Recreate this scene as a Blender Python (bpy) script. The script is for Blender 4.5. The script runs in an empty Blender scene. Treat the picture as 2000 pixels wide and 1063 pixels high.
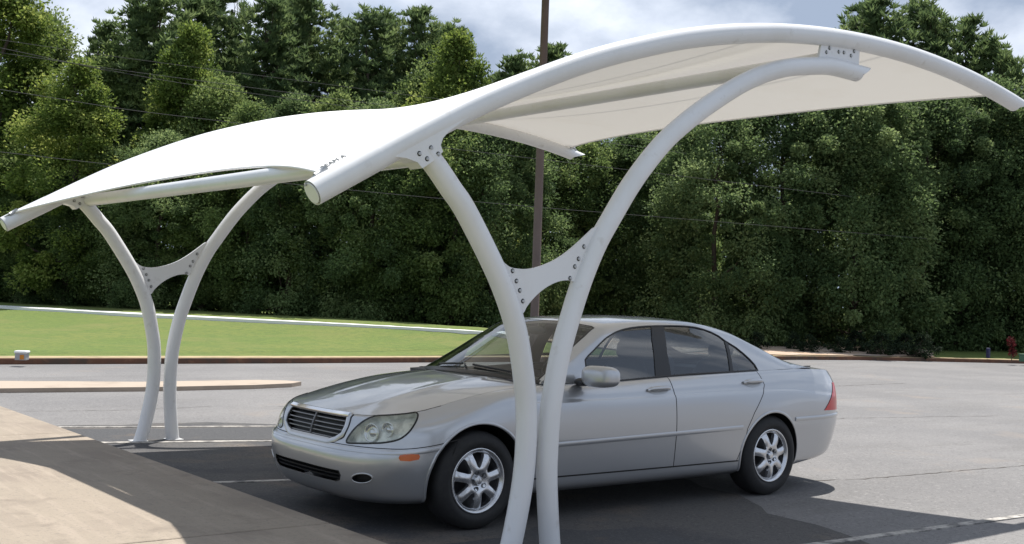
import bpy, bmesh, math, random
import numpy as np
from mathutils import Vector, Matrix, geometry

# ------------------------------------------------------------------ camera, sky, sun, exposure
S = bpy.context.scene
COL = S.collection
CAM = np.array([-3.857426, -5.585780, 1.583055])
FOC, PITCH, ROLL, AZ = 2295.97, 0.0215456, 0.03542, 0.6575584     # focal length in photo pixels (2000 wide)

def pixel_dir(px, py):
    """direction (world) seen at a point of the 2000 x 1063 photograph"""
    x, y = (px-1000)/FOC, (py-531.5)/FOC
    cr, sr = math.cos(ROLL), math.sin(ROLL)
    u, v = x*cr+y*sr, -x*sr+y*cr
    c, s = math.cos(PITCH), math.sin(PITCH)
    a, b, z = u, c+v*s, s-v*c
    ca, sa = math.cos(AZ), math.sin(AZ)
    return np.array([ca*a+sa*b, -sa*a+ca*b, z])
FWD = np.array([math.sin(AZ), math.cos(AZ), 0.0])

def project(P):
    """world points -> photo pixels, used to locate measured features on surfaces"""
    P = np.atleast_2d(P)-CAM
    ca, sa = math.cos(AZ), math.sin(AZ)
    a = ca*P[:, 0]-sa*P[:, 1]; b = sa*P[:, 0]+ca*P[:, 1]
    c, s = math.cos(PITCH), math.sin(PITCH)
    z = b*c+P[:, 2]*s; v = -(-b*s+P[:, 2]*c)
    cr, sr = math.cos(ROLL), math.sin(ROLL)
    u = FOC*a/z; v = FOC*v/z
    return np.stack([1000+u*cr-v*sr, 531.5+u*sr+v*cr], 1)

def at_depth(px, py, D):
    r = pixel_dir(px, py); return CAM+r*(D/(r@FWD))
def at_z(px, py, z):
    r = pixel_dir(px, py); return CAM+r*((z-CAM[2])/r[2])

cam_data = bpy.data.cameras.new('camera')
cam = bpy.data.objects.new('camera', cam_data); COL.objects.link(cam)
fw = Vector(pixel_dir(1000, 531.5)).normalized()
rt = Vector(pixel_dir(2000, 531.5)-pixel_dir(0, 531.5)).normalized()
up = rt.cross(fw).normalized()
cam.matrix_world = Matrix(((rt.x, up.x, -fw.x, CAM[0]), (rt.y, up.y, -fw.y, CAM[1]), (rt.z, up.z, -fw.z, CAM[2]), (0, 0, 0, 1)))
cam_data.sensor_width = 36; cam_data.lens = FOC/2000*36
cam_data.clip_start = 0.1; cam_data.clip_end = 5000
S.camera = cam

SUN = Vector((0.38, 0.27, 1.0)).normalized()
world = bpy.data.worlds.new('World'); S.world = world; world.use_nodes = True
nt = world.node_tree; nt.nodes.clear()
def N(t, **k):
    n = nt.nodes.new(t)
    for a, b in k.items(): setattr(n, a, b)
    return n
out = N('ShaderNodeOutputWorld'); bg = N('ShaderNodeBackground'); bg.inputs['Strength'].default_value = 0.092
sky = N('ShaderNodeTexSky', sky_type='NISHITA'); sky.sun_disc = False
sky.sun_elevation = math.asin(SUN.z); sky.sun_rotation = math.atan2(SUN.x, SUN.y); sky.air_density = 1.0; sky.dust_density = 1.5
tc = N('ShaderNodeTexCoord'); mp = N('ShaderNodeMapping'); mp.inputs['Scale'].default_value = (1.0, 1.0, 1.7); mp.inputs['Location'].default_value = (0.35, 0.1, 0.3)
n1 = N('ShaderNodeTexNoise'); n1.inputs['Scale'].default_value = 3.2; n1.inputs['Detail'].default_value = 7; n1.inputs['Roughness'].default_value = 0.55
r1 = N('ShaderNodeValToRGB'); r1.color_ramp.elements[0].position = 0.18; r1.color_ramp.elements[1].position = 0.42
n2 = N('ShaderNodeTexNoise'); n2.inputs['Scale'].default_value = 5.0; n2.inputs['Detail'].default_value = 8; n2.inputs['Roughness'].default_value = 0.55
r2 = N('ShaderNodeValToRGB'); r2.color_ramp.elements[0].position = 0.45; r2.color_ramp.elements[1].position = 0.74
r2.color_ramp.elements[0].color = (3.0, 3.65, 4.8, 1); r2.color_ramp.elements[1].color = (8.8, 9.3, 10.2, 1)
mx = N('ShaderNodeMix', data_type='RGBA')
L = nt.links.new
L(tc.outputs['Generated'], mp.inputs['Vector']); L(mp.outputs['Vector'], n1.inputs['Vector']); L(mp.outputs['Vector'], n2.inputs['Vector'])
L(n1.outputs['Fac'], r1.inputs['Fac']); L(n2.outputs['Fac'], r2.inputs['Fac'])
L(r1.outputs['Color'], mx.inputs[0]); L(sky.outputs['Color'], mx.inputs[6]); L(r2.outputs['Color'], mx.inputs[7])
L(mx.outputs[2], bg.inputs['Color']); L(bg.outputs[0], out.inputs['Surface'])

sun_data = bpy.data.lights.new('sun', 'SUN'); sun_data.energy = 5.0; sun_data.angle = math.radians(0.55); sun_data.color = (1.0, 0.96, 0.90)
sun = bpy.data.objects.new('sun', sun_data); COL.objects.link(sun)
sun.rotation_euler = SUN.to_track_quat('Z', 'Y').to_euler()
S.view_settings.view_transform = 'Standard'; S.view_settings.look = 'None'
S.view_settings.exposure = 0.56; S.view_settings.gamma = 1.0; S.view_settings.use_curve_mapping = False
S.render.engine = 'CYCLES'
S.cycles.max_bounces = 8; S.cycles.transparent_max_bounces = 12

# ------------------------------------------------------------------ helpers
def tag(o, label=None, cat=None, group=None, kind=None):
    if label: o['label'] = label
    if cat: o['category'] = cat
    if group: o['group'] = group
    if kind: o['kind'] = kind
    return o
def empty(name, loc, rz=0.0):
    o = bpy.data.objects.new(name, None); COL.objects.link(o); o.location = loc; o.rotation_euler = (0, 0, rz); o.empty_display_size = 0.2
    return o
def link(name, me, mat=None, parent=None, smooth=True):
    o = bpy.data.objects.new(name, me); COL.objects.link(o)
    if mat is not None:
        for m in (mat if isinstance(mat, (list, tuple)) else [mat]): me.materials.append(m)
    if parent is not None: o.parent = parent
    if smooth: me.polygons.foreach_set('use_smooth', [True]*len(me.polygons))
    return o
def mesh_obj(name, v, f, mat=None, parent=None, smooth=True, fm=None):
    me = bpy.data.meshes.new(name); me.from_pydata([tuple(map(float, p)) for p in v], [], f); me.update()
    o = link(name, me, mat, parent, smooth)
    if fm is not None: me.polygons.foreach_set('material_index', fm)
    return o
class MB:
    def __init__(s): s.v = []; s.f = []
    def add(s, v, f):
        b = len(s.v); s.v += [tuple(map(float, p)) for p in v]; s.f += [tuple(i+b for i in q) for q in f]
    def box(s, lo, hi, bev=0.0):
        bm = bmesh.new(); bmesh.ops.create_cube(bm, size=1)
        for q in bm.verts: q.co = Vector([(lo[i]+hi[i])/2+q.co[i]*(hi[i]-lo[i]) for i in range(3)])
        if bev: bmesh.ops.bevel(bm, geom=bm.edges[:]+bm.verts[:], offset=bev, segments=2, affect='EDGES', profile=0.5)
        bm.verts.index_update(); s.add([q.co for q in bm.verts], [[q.index for q in p.verts] for p in bm.faces]); bm.free()
    def tube(s, pts, r, n=20, caps=True):
        pts = [Vector(p) for p in pts]; rs = r if hasattr(r, '__len__') else [r]*len(pts)
        vs = []; fs = []
        t0 = (pts[1]-pts[0]).normalized(); ref = Vector((0, 1, 0)) if abs(t0.y) < 0.9 else Vector((0, 0, 1))
        nrm = (ref-t0*ref.dot(t0)).normalized()
        for i, p in enumerate(pts):
            t = (pts[min(i+1, len(pts)-1)]-pts[max(i-1, 0)]).normalized()
            nrm = (nrm-t*nrm.dot(t)).normalized(); b = t.cross(nrm)
            for k in range(n):
                a = 2*math.pi*k/n; vs.append(p+(nrm*math.cos(a)+b*math.sin(a))*rs[i])
        for i in range(len(pts)-1):
            for k in range(n):
                k2 = (k+1) % n; fs.append((i*n+k, (i+1)*n+k, (i+1)*n+k2, i*n+k2)[::-1])
        if caps:
            fs.append(tuple(range(n))); fs.append(tuple((len(pts)-1)*n+k for k in range(n))[::-1])
        s.add(vs, fs)
    def lathe(s, prof, o=(0, 0, 0), axis='y', n=64):
        vs = []; fs = []
        for (r, h) in prof:
            for k in range(n):
                a = 2*math.pi*k/n; c, d = r*math.cos(a), r*math.sin(a)
                vs.append((o[0]+c, o[1]+h, o[2]+d) if axis == 'y' else (o[0]+c, o[1]+d, o[2]+h))
        for i in range(len(prof)-1):
            for k in range(n):
                k2 = (k+1) % n; fs.append((i*n+k, i*n+k2, (i+1)*n+k2, (i+1)*n+k))
        s.add(vs, fs)
    def build(s, name, mat, parent=None, smooth=True, sharp=None):
        o = mesh_obj(name, s.v, s.f, mat, parent, smooth)
        if sharp: o.data.set_sharp_from_angle(angle=math.radians(sharp))
        return o

def material(name, col, rough=0.6, metal=0.0, coat=0.0, spec=0.5, noise=None, bump=None, trans=None):
    """Principled material; noise = list of (scale, colour, low, high, detail[, stretch]) mixed over the base; bump = (scale, strength, detail)"""
    m = bpy.data.materials.new(name); m.use_nodes = True; t = m.node_tree; p = t.nodes['Principled BSDF']
    p.inputs['Base Color'].default_value = (*col, 1); p.inputs['Roughness'].default_value = rough; p.inputs['Metallic'].default_value = metal
    p.inputs['Specular IOR Level'].default_value = spec
    if coat: p.inputs['Coat Weight'].default_value = coat; p.inputs['Coat Roughness'].default_value = 0.04
    tcn = t.nodes.new('ShaderNodeTexCoord'); prev = None
    for q in noise or []:
        sc, c, lo, hi, det = q[:5]
        nn = t.nodes.new('ShaderNodeTexNoise'); nn.inputs['Scale'].default_value = sc; nn.inputs['Detail'].default_value = det; nn.inputs['Roughness'].default_value = 0.6
        src = tcn.outputs['Object']
        mm = t.nodes.new('ShaderNodeMapping'); mm.inputs['Scale'].default_value = q[5] if len(q) > 5 else (1, 1, 1)
        mm.inputs['Location'].default_value = (sc*1.7, 3.1*sc, 0.3)
        t.links.new(src, mm.inputs['Vector']); t.links.new(mm.outputs[0], nn.inputs['Vector'])
        rr = t.nodes.new('ShaderNodeMapRange'); rr.inputs['From Min'].default_value = lo; rr.inputs['From Max'].default_value = hi; rr.clamp = True
        t.links.new(nn.outputs['Fac'], rr.inputs['Value'])
        x = t.nodes.new('ShaderNodeMix'); x.data_type = 'RGBA'
        x.inputs[6].default_value = (*col, 1); x.inputs[7].default_value = (*c, 1)
        if prev: t.links.new(prev, x.inputs[6])
        t.links.new(rr.outputs[0], x.inputs[0]); prev = x.outputs[2]
    if prev: t.links.new(prev, p.inputs['Base Color'])
    if bump:
        nn = t.nodes.new('ShaderNodeTexNoise'); nn.inputs['Scale'].default_value = bump[0]; nn.inputs['Detail'].default_value = bump[2]
        t.links.new(tcn.outputs['Object'], nn.inputs['Vector'])
        b = t.nodes.new('ShaderNodeBump'); b.inputs['Strength'].default_value = bump[1]; b.inputs['Distance'].default_value = 0.01
        t.links.new(nn.outputs['Fac'], b.inputs['Height']); t.links.new(b.outputs[0], p.inputs['Normal'])
    if trans:
        tr = t.nodes.new('ShaderNodeBsdfTranslucent'); tr.inputs['Color'].default_value = (*trans[1], 1)
        ms = t.nodes.new('ShaderNodeMixShader'); ms.inputs[0].default_value = trans[0]
        t.links.new(p.outputs[0], ms.inputs[1]); t.links.new(tr.outputs[0], ms.inputs[2]); t.links.new(ms.outputs[0], t.nodes['Material Output'].inputs['Surface'])
    return m
def glass_mat(name, tint, refl=1.0, rough=0.0, ior=1.5):
    m = bpy.data.materials.new(name); m.use_nodes = True; t = m.node_tree; t.nodes.clear()
    o = t.nodes.new('ShaderNodeOutputMaterial'); a = t.nodes.new('ShaderNodeBsdfTransparent'); a.inputs['Color'].default_value = (*tint, 1)
    g = t.nodes.new('ShaderNodeBsdfGlossy'); g.inputs['Roughness'].default_value = rough; g.inputs['Color'].default_value = (refl, refl, refl, 1)
    f = t.nodes.new('ShaderNodeFresnel'); f.inputs['IOR'].default_value = ior
    # a single sheet: the same reflectance from inside and outside
    ge = t.nodes.new('ShaderNodeNewGeometry'); ir = t.nodes.new('ShaderNodeMapRange'); ir.inputs['To Min'].default_value = ior; ir.inputs['To Max'].default_value = 1/ior
    t.links.new(ge.outputs['Backfacing'], ir.inputs['Value']); t.links.new(ir.outputs[0], f.inputs['IOR'])
    x = t.nodes.new('ShaderNodeMixShader')
    t.links.new(f.outputs[0], x.inputs[0]); t.links.new(a.outputs[0], x.inputs[1]); t.links.new(g.outputs[0], x.inputs[2]); t.links.new(x.outputs[0], o.inputs['Surface'])
    return m

M = {}
M['asphalt'] = material('asphalt', (0.150, 0.146, 0.146), 0.92, noise=[(0.35, (0.185, 0.179, 0.176), 0.42, 0.62, 4), (1.1, (0.135, 0.13, 0.127), 0.52, 0.72, 6, (0.3, 1.5, 1)), (28, (0.24, 0.23, 0.225), 0.56, 0.74, 3), (42, (0.075, 0.073, 0.072), 0.54, 0.74, 3), (0.7, (0.21, 0.18, 0.155), 0.60, 0.78, 5)], bump=(70, 0.6, 3))
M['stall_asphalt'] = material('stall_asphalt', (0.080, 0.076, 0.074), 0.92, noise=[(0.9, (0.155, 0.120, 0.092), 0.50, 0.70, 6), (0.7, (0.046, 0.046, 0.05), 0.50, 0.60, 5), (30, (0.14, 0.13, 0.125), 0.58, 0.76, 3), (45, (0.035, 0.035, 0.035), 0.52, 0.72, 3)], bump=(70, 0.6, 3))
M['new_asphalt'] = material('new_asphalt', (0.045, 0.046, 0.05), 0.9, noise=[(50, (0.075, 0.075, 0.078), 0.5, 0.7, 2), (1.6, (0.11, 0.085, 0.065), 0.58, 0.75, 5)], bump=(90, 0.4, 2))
M['concrete'] = material('concrete', (0.272, 0.228, 0.178), 0.92, noise=[(0.8, (0.225, 0.185, 0.147), 0.45, 0.65, 5), (7, (0.315, 0.262, 0.208), 0.50, 0.70, 6, (1.6, 0.14, 1)), (3.0, (0.20, 0.165, 0.13), 0.56, 0.72, 6), (38, (0.20, 0.17, 0.14), 0.56, 0.72, 4)], bump=(60, 0.5, 3))
M['pale_concrete'] = material('pale_concrete', (0.36, 0.295, 0.235), 0.9, noise=[(2.0, (0.29, 0.235, 0.185), 0.5, 0.7, 4)], bump=(50, 0.3, 3))
M['joint'] = material('joint', (0.06, 0.05, 0.04), 0.95)
M['line_paint'] = material('line_paint', (0.42, 0.395, 0.36), 0.85, noise=[(7, (0.13, 0.125, 0.12), 0.44, 0.60, 6), (30, (0.20, 0.19, 0.18), 0.5, 0.7, 3)])
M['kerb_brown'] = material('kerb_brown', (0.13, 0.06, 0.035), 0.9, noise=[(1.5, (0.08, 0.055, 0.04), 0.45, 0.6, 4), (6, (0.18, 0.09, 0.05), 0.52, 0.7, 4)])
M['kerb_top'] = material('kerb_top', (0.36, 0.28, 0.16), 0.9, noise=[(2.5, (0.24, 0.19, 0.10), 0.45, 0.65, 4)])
M['lawn'] = material('lawn', (0.090, 0.132, 0.015), 0.95, noise=[(0.5, (0.118, 0.142, 0.022), 0.42, 0.62, 5), (6, (0.060, 0.100, 0.012), 0.46, 0.68, 6), (0.45, (0.128, 0.138, 0.030), 0.54, 0.72, 5), (1.6, (0.078, 0.118, 0.016), 0.54, 0.68, 6), (25, (0.15, 0.185, 0.04), 0.55, 0.72, 3)], bump=(18, 1.0, 4))
M['dirt'] = material('dirt', (0.42, 0.33, 0.26), 0.95, noise=[(1.5, (0.40, 0.27, 0.17), 0.45, 0.65, 5)])
M['white_tube'] = material('white_tube', (0.70, 0.705, 0.71), 0.32, coat=0.25, noise=[(2.2, (0.65, 0.65, 0.64), 0.48, 0.7, 5, (1, 1, 0.4)), (9, (0.57, 0.56, 0.54), 0.62, 0.78, 5)])
M['fabric'] = material('fabric', (0.85, 0.85, 0.85), 0.75, noise=[(1.1, (0.80, 0.79, 0.77), 0.52, 0.75, 5)], trans=(0.20, (0.74, 0.69, 0.61)))
M['bolt'] = material('bolt', (0.42, 0.43, 0.44), 0.45, metal=0.2)
M['ink'] = material('ink', (0.10, 0.11, 0.11), 0.8)
M['post_brown'] = material('post_brown', (0.125, 0.088, 0.070), 0.6, noise=[(2, (0.10, 0.07, 0.055), 0.4, 0.7, 3)])
M['wire'] = material('wire', (0.07, 0.07, 0.07), 0.8, spec=0.2)
M['box_grey'] = material('box_grey', (0.34, 0.34, 0.34), 0.6)
M['box_white'] = material('box_white', (0.78, 0.78, 0.76), 0.5)
M['sticker'] = material('sticker', (0.55, 0.20, 0.02), 0.6)
M['green_box'] = material('green_box', (0.07, 0.15, 0.09), 0.7)
M['blue_post'] = material('blue_post', (0.010, 0.015, 0.07), 0.6)
M['bark'] = material('bark', (0.085, 0.062, 0.045), 0.95, noise=[(4, (0.045, 0.035, 0.028), 0.45, 0.6, 4, (1, 1, 0.2))])
# welded seams between the fabric panels: double cloth lets less light through
_t = M['fabric'].node_tree; _tc = _t.nodes.new('ShaderNodeTexCoord'); _sx = _t.nodes.new('ShaderNodeSeparateXYZ'); _t.links.new(_tc.outputs['Object'], _sx.inputs[0])
_a = _t.nodes.new('ShaderNodeMath'); _a.operation = 'MULTIPLY_ADD'; _a.inputs[1].default_value = 1/1.42; _a.inputs[2].default_value = 5.31; _t.links.new(_sx.outputs['X'], _a.inputs[0])
_f = _t.nodes.new('ShaderNodeMath'); _f.operation = 'FRACT'; _t.links.new(_a.outputs[0], _f.inputs[0])
_l = _t.nodes.new('ShaderNodeMath'); _l.operation = 'LESS_THAN'; _l.inputs[1].default_value = 0.030; _t.links.new(_f.outputs[0], _l.inputs[0])
_m = _t.nodes.new('ShaderNodeMapRange'); _m.inputs['To Min'].default_value = 0.15; _m.inputs['To Max'].default_value = 0.08; _t.links.new(_l.outputs[0], _m.inputs['Value'])
_t.links.new(_m.outputs[0], [n for n in _t.nodes if n.type == 'MIX_SHADER'][0].inputs[0])
# car
M['paint'] = material('paint', (0.47, 0.482, 0.50), 0.31, metal=0.68, coat=1.0)
M['paint_low'] = material('paint_low', (0.40, 0.41, 0.42), 0.36, metal=0.5, coat=0.7)
M['black'] = material('black', (0.008, 0.008, 0.008), 0.6)
M['rubber'] = material('rubber', (0.014, 0.014, 0.015), 0.75, noise=[(30, (0.02, 0.02, 0.02), 0.4, 0.7, 2)])
M['trim_black'] = material('trim_black', (0.012, 0.012, 0.013), 0.35)
M['chrome'] = material('chrome', (0.75, 0.76, 0.78), 0.10, metal=1.0)
M['alloy'] = material('alloy', (0.62, 0.63, 0.65), 0.27, metal=0.85, coat=0.4)
M['alloy_dark'] = material('alloy_dark', (0.06, 0.06, 0.063), 0.45, metal=0.6)
M['slat'] = material('slat', (0.23, 0.225, 0.225), 0.35, metal=0.7)
M['leather'] = material('leather', (0.06, 0.058, 0.06), 0.55)
M['liner'] = material('liner', (0.30, 0.29, 0.27), 0.9)
M['amber'] = material('amber', (0.55, 0.10, 0.01), 0.25, coat=0.8)
M['red_lens'] = material('red_lens', (0.50, 0.008, 0.010), 0.3, coat=0.35)
M['reflector'] = material('reflector', (0.72, 0.73, 0.69), 0.35, metal=0.35, noise=[(14, (0.50, 0.51, 0.48), 0.45, 0.6, 3)])
M['lens'] = glass_mat('lens', (0.94, 0.95, 0.92), 0.85, 0.08, 1.45)
M['screen_glass'] = glass_mat('screen_glass', (0.82, 0.85, 0.81), 1.0, 0.0, 1.55)
M['side_glass'] = glass_mat('side_glass', (0.40, 0.45, 0.48), 1.0, 0.0, 2.0)

# ------------------------------------------------------------------ the setting: ground, paving, kerbs, lawn
def struct(name, v, f, mat, smooth=False):
    return tag(mesh_obj(name, v, f, mat, None, smooth), kind='structure')
def slab(name, poly, z, mat):
    # thin coat: top face plus a short skirt into the ground
    n = len(poly)
    return struct(name, [(x, y, z) for x, y in poly]+[(x, y, z-0.03) for x, y in poly], [tuple(range(n))]+[(i, i+n, (i+1) % n+n, (i+1) % n) for i in range(n)], mat)
G = 3000
struct('ground', [(-G, -G, 0), (G, -G, 0), (G, G, 0), (-G, G, 0)], [(0, 1, 2, 3)], M['asphalt'])
rnd = random.Random(5)
def rough_edge(poly, step=0.12, amp=0.018):
    o = []
    for i in range(len(poly)):
        a, b = np.array(poly[i], float), np.array(poly[(i+1) % len(poly)], float)
        n = max(1, int(np.linalg.norm(b-a)/step))
        for k in range(n): p = a+(b-a)*k/n; o.append((p[0]+rnd.uniform(-amp, amp), p[1]+rnd.uniform(-amp, amp)))
    return o
# darker sealed surface of the two stalls under the canopy, then two patches of fresh asphalt round the column footings
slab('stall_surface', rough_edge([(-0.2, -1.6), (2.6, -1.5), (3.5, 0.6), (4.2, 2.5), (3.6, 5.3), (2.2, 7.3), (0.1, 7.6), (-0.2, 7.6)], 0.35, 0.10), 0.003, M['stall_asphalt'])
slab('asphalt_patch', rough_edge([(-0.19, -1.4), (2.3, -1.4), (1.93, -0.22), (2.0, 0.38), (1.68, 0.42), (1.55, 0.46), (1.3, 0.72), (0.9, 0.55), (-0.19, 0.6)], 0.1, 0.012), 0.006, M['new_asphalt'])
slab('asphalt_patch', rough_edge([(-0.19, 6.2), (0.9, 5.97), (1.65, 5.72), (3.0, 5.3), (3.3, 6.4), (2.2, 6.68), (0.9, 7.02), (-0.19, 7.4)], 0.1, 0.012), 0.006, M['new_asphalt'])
def stripe(a, b, w, z=0.009):
    a, b = np.array(a, float), np.array(b, float); d = (b-a)/np.linalg.norm(b-a); n = np.array([-d[1], d[0]])*w/2
    q = [a-n, b-n, b+n, a+n]
    slab('painted_line', [tuple(p) for p in q], z, M['line_paint'])
stripe((-0.17, 3.44), (3.4, 2.62), 0.07)
stripe((-0.17, 6.15), (3.4, 5.1), 0.10)
stripe((-0.17, 7.56), (3.4, 6.42), 0.08)
stripe((2.0, -0.59), (7.3, -0.82), 0.075)
# cracks in the old asphalt
def crack(pts, w, seed):
    r = random.Random(seed); P = []
    for a, b in zip(pts[:-1], pts[1:]):
        n = max(2, int(math.hypot(b[0]-a[0], b[1]-a[1])/0.09))
        for k in range(n): P.append((a[0]+(b[0]-a[0])*k/n+r.uniform(-.025, .025), a[1]+(b[1]-a[1])*k/n+r.uniform(-.025, .025)))
    P.append(pts[-1]); v = []; f = []
    for i, (x, y) in enumerate(P):
        q = w*r.uniform(0.3, 1.3)*(0.3 if i in (0, len(P)-1) else 1); v += [(x, y-q/2, 0.0025), (x, y+q/2, 0.0025)]
    for i in range(len(P)-1): f.append((2*i, 2*i+2, 2*i+3, 2*i+1))
    struct('asphalt_crack', v, f, M['joint'])
crack([(4.95, 1.25), (5.64, 1.09), (6.8, 1.02), (8.07, 0.91), (10.5, 0.7)], 0.022, 1)
crack([(6.5, 5.5), (8.2, 4.9), (10.5, 4.95), (13.5, 4.3)], 0.02, 2)
crack([(3.2, 8.9), (5.0, 8.6), (6.4, 8.8)], 0.018, 3)
crack([(9.0, 9.5), (13.0, 9.2), (19.0, 9.6)], 0.03, 4)
crack([(0.2, 9.2), (1.6, 9.0), (2.6, 9.15)], 0.016, 5)
# concrete walk with joints; its kerb face drops to the asphalt
def walk():
    b = MB(); ys = [-14, -4.0, 0.94, 5.99, 11.05]
    for y0, y1 in zip(ys[:-1], ys[1:]): b.box((-2.075, y0+0.008, -0.1), (-0.185, y1-0.008, 0.13), 0.012)
    tag(b.build('sidewalk', M['concrete'], None, False), kind='structure')
    struct('sidewalk_joint', [(-2.075, -14, 0.112), (-0.19, -14, 0.112), (-0.19, 11.04, 0.112), (-2.075, 11.04, 0.112)], [(0, 1, 2, 3)], M['joint'])
walk()
# island of pale concrete beyond the stalls
def island():
    b = MB(); top = [(-9, 11.75), (0.6, 11.72), (2.7, 11.47), (4.3, 11.5), (5.05, 11.68), (5.36, 11.95), (5.2, 12.25), (4.8, 12.45), (2.8, 12.45), (0.9, 13.0), (-9, 13.3)]
    v = [(x, y, 0.065) for x, y in top]+[(x, y, -0.05) for x, y in top]; n = len(top)
    f = [tuple(range(n))]+[(i, i+n, (i+1) % n+n, (i+1) % n) for i in range(n)]
    struct('kerb_island', v, f, M['pale_concrete'])
island()
KERB = [(-60, 18.3), (-10, 17.6), (2, 17.5), (8, 17.25), (15, 17.25), (24.9, 17.25), (27.5, 16.9), (29.6, 16.2), (31.5, 15.4), (33.4, 14.6), (37, 12.2), (42, 7), (48, -3)]
def kerb_y(x): return float(np.interp(x, [p[0] for p in KERB], [p[1] for p in KERB]))
def ribbon_wall(name, path, off, z0, z1, mat):
    P = np.array(path, float); T = np.gradient(P, axis=0); T /= np.linalg.norm(T, axis=1)[:, None]; Nn = np.stack([-T[:, 1], T[:, 0]], 1)
    A, B = P, P+Nn*off; v = []; f = []
    for a, b in zip(A, B): v += [(*a, z0), (*a, z1), (*b, z1), (*b, z0)]
    for i in range(len(P)-1):
        for k in range(3): f.append((4*i+k, 4*i+4+k, 4*i+5+k, 4*i+1+k))
    return struct(name, v, f, mat)
kp = []
for (a, b) in zip(KERB[:-1], KERB[1:]):
    for k in range(12): kp.append((a[0]+(b[0]-a[0])*k/12, a[1]+(b[1]-a[1])*k/12))
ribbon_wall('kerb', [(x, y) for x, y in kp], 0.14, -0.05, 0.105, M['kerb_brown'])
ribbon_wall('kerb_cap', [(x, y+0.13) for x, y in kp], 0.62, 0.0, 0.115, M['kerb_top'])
# the pale drive edge at the top of the lawn runs away from the kerb to the left; the woods begin behind it
DRIVE = [(-2.0, 52.0), (1.5, 46.0), (4.0, 41.0), (6.69, 36.0), (9.3, 29.0), (12.12, 24.6), (14.76, 20.0), (15.5, 18.7)]
def lawn_z(x, y):
    k = kerb_y(x)
    dx = float(np.interp(y, [p[1] for p in DRIVE[::-1]], [p[0] for p in DRIVE[::-1]]))
    # 0 at the kerb, 1 at the drive edge
    yd = float(np.interp(x, [p[0] for p in DRIVE], [p[1] for p in DRIVE])) if x < 15.5 else k+1.4
    t = min(max((y-k-0.2)/max(yd-k, 2.2), 0), 1.25)
    base = 0.10+0.50*t*(1-min(max((x-15.5)/2.5, 0), 1)*0.9) if x < 18 else 0.10+0.025*max(0, y-k)
    return base
def lawn():
    xs = np.concatenate([np.linspace(-60, -10, 20), np.linspace(-9, 50, 119)]); ts = np.concatenate([np.linspace(0, 1, 30), np.linspace(1.1, 4.5, 24)])
    v = []; f = []
    for x in xs:
        k = kerb_y(x)+0.62
        for t in ts:
            y = k+t*22; v.append((x, y, lawn_z(x, y)-0.004+0.02*math.sin(x*1.3+y)*math.sin(y*0.9)*min(1, t*8)))
    n = len(ts)
    for i in range(len(xs)-1):
        for j in range(n-1): f.append((i*n+j, (i+1)*n+j, (i+1)*n+j+1, i*n+j+1))
    struct('lawn', v, f, M['lawn'], True)
lawn()
def drive_edge():
    P = np.array(DRIVE); d = []
    for a, b in zip(P[:-1], P[1:]):
        for k in range(8): d.append(a+(b-a)*k/8)
    d.append(P[-1]); P = np.array(d); T = np.gradient(P, axis=0); T /= np.linalg.norm(T, axis=1)[:, None]; Nn = np.stack([-T[:, 1], T[:, 0]], 1)
    v = []; f = []
    for p, n in zip(P, Nn):
        z = lawn_z(min(p[0], 16.1), p[1])
        for o, h in ((-0.0, -0.2), (-0.0, 0.08), (0.9, 0.09), (0.9, -0.2)): v.append((p[0]+n[0]*o, p[1]+n[1]*o, z+h))
    for i in range(len(P)-1):
        for k in range(3): f.append((4*i+k, 4*i+4+k, 4*i+5+k, 4*i+1+k))
    struct('drive_edge', v, f, M['box_white'])
drive_edge()
struct('lawn_strip', [(-9, -14, 0.12), (-2.07, -14, 0.12), (-2.07, 20, 0.12), (-9, 20, 0.12)], [(0, 1, 2, 3)], M['lawn'])
def soil():
    out = rough_edge([(19.5, 17.75), (26.0, 17.55), (28.2, 17.0), (30.5, 16.2), (34.5, 19.2), (32.5, 23.4), (27, 25.6), (19.5, 25.8)], 0.4, 0.15)
    c = (26.5, 20.5); v = [(*c, lawn_z(*c)+0.03)]; n = len(out)
    for k in range(1, 9): v += [(c[0]+(x-c[0])*k/8, c[1]+(y-c[1])*k/8, lawn_z(c[0]+(x-c[0])*k/8, c[1]+(y-c[1])*k/8)+0.03) for x, y in out]
    f = [(0, 1+i, 1+(i+1) % n) for i in range(n)]+[(1+k*n+i, 1+(k+1)*n+i, 1+(k+1)*n+(i+1) % n, 1+k*n+(i+1) % n) for k in range(7) for i in range(n)]
    struct('bare_soil', v, f, M['dirt'], True)
soil()

# ------------------------------------------------------------------ the carport: two arched frames 6.09 m apart, purlins, fabric
BEAM = [(-0.9, 2.105), (-0.535, 2.3), (-0.004, 2.617), (0.205, 2.733), (0.627, 2.931), (1.034, 3.106), (1.472, 3.251), (1.937, 3.39), (2.574, 3.524), (3.052, 3.602), (3.715, 3.66), (4.438, 3.665), (5.256, 3.601), (5.928, 3.501), (6.15, 3.46)]
beam_z = np.poly1d([-0.0001408321, 0.00194672647, -0.00709669034, -0.0618002973, 0.533306537, 2.6192956439738477])
SPAN = 6.09
def smooth_path(pts, m=8):
    P = np.array(pts, float); o = []
    for i in range(len(P)-1):
        p0, p1, p2, p3 = P[max(i-1, 0)], P[i], P[i+1], P[min(i+2, len(P)-1)]
        for k in range(m):
            t = k/m; o.append(0.5*((2*p1)+(-p0+p2)*t+(2*p0-5*p1+4*p2-p3)*t*t+(-p0+3*p1-3*p2+p3)*t**3))
    o.append(P[-1]); return np.array(o)
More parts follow.
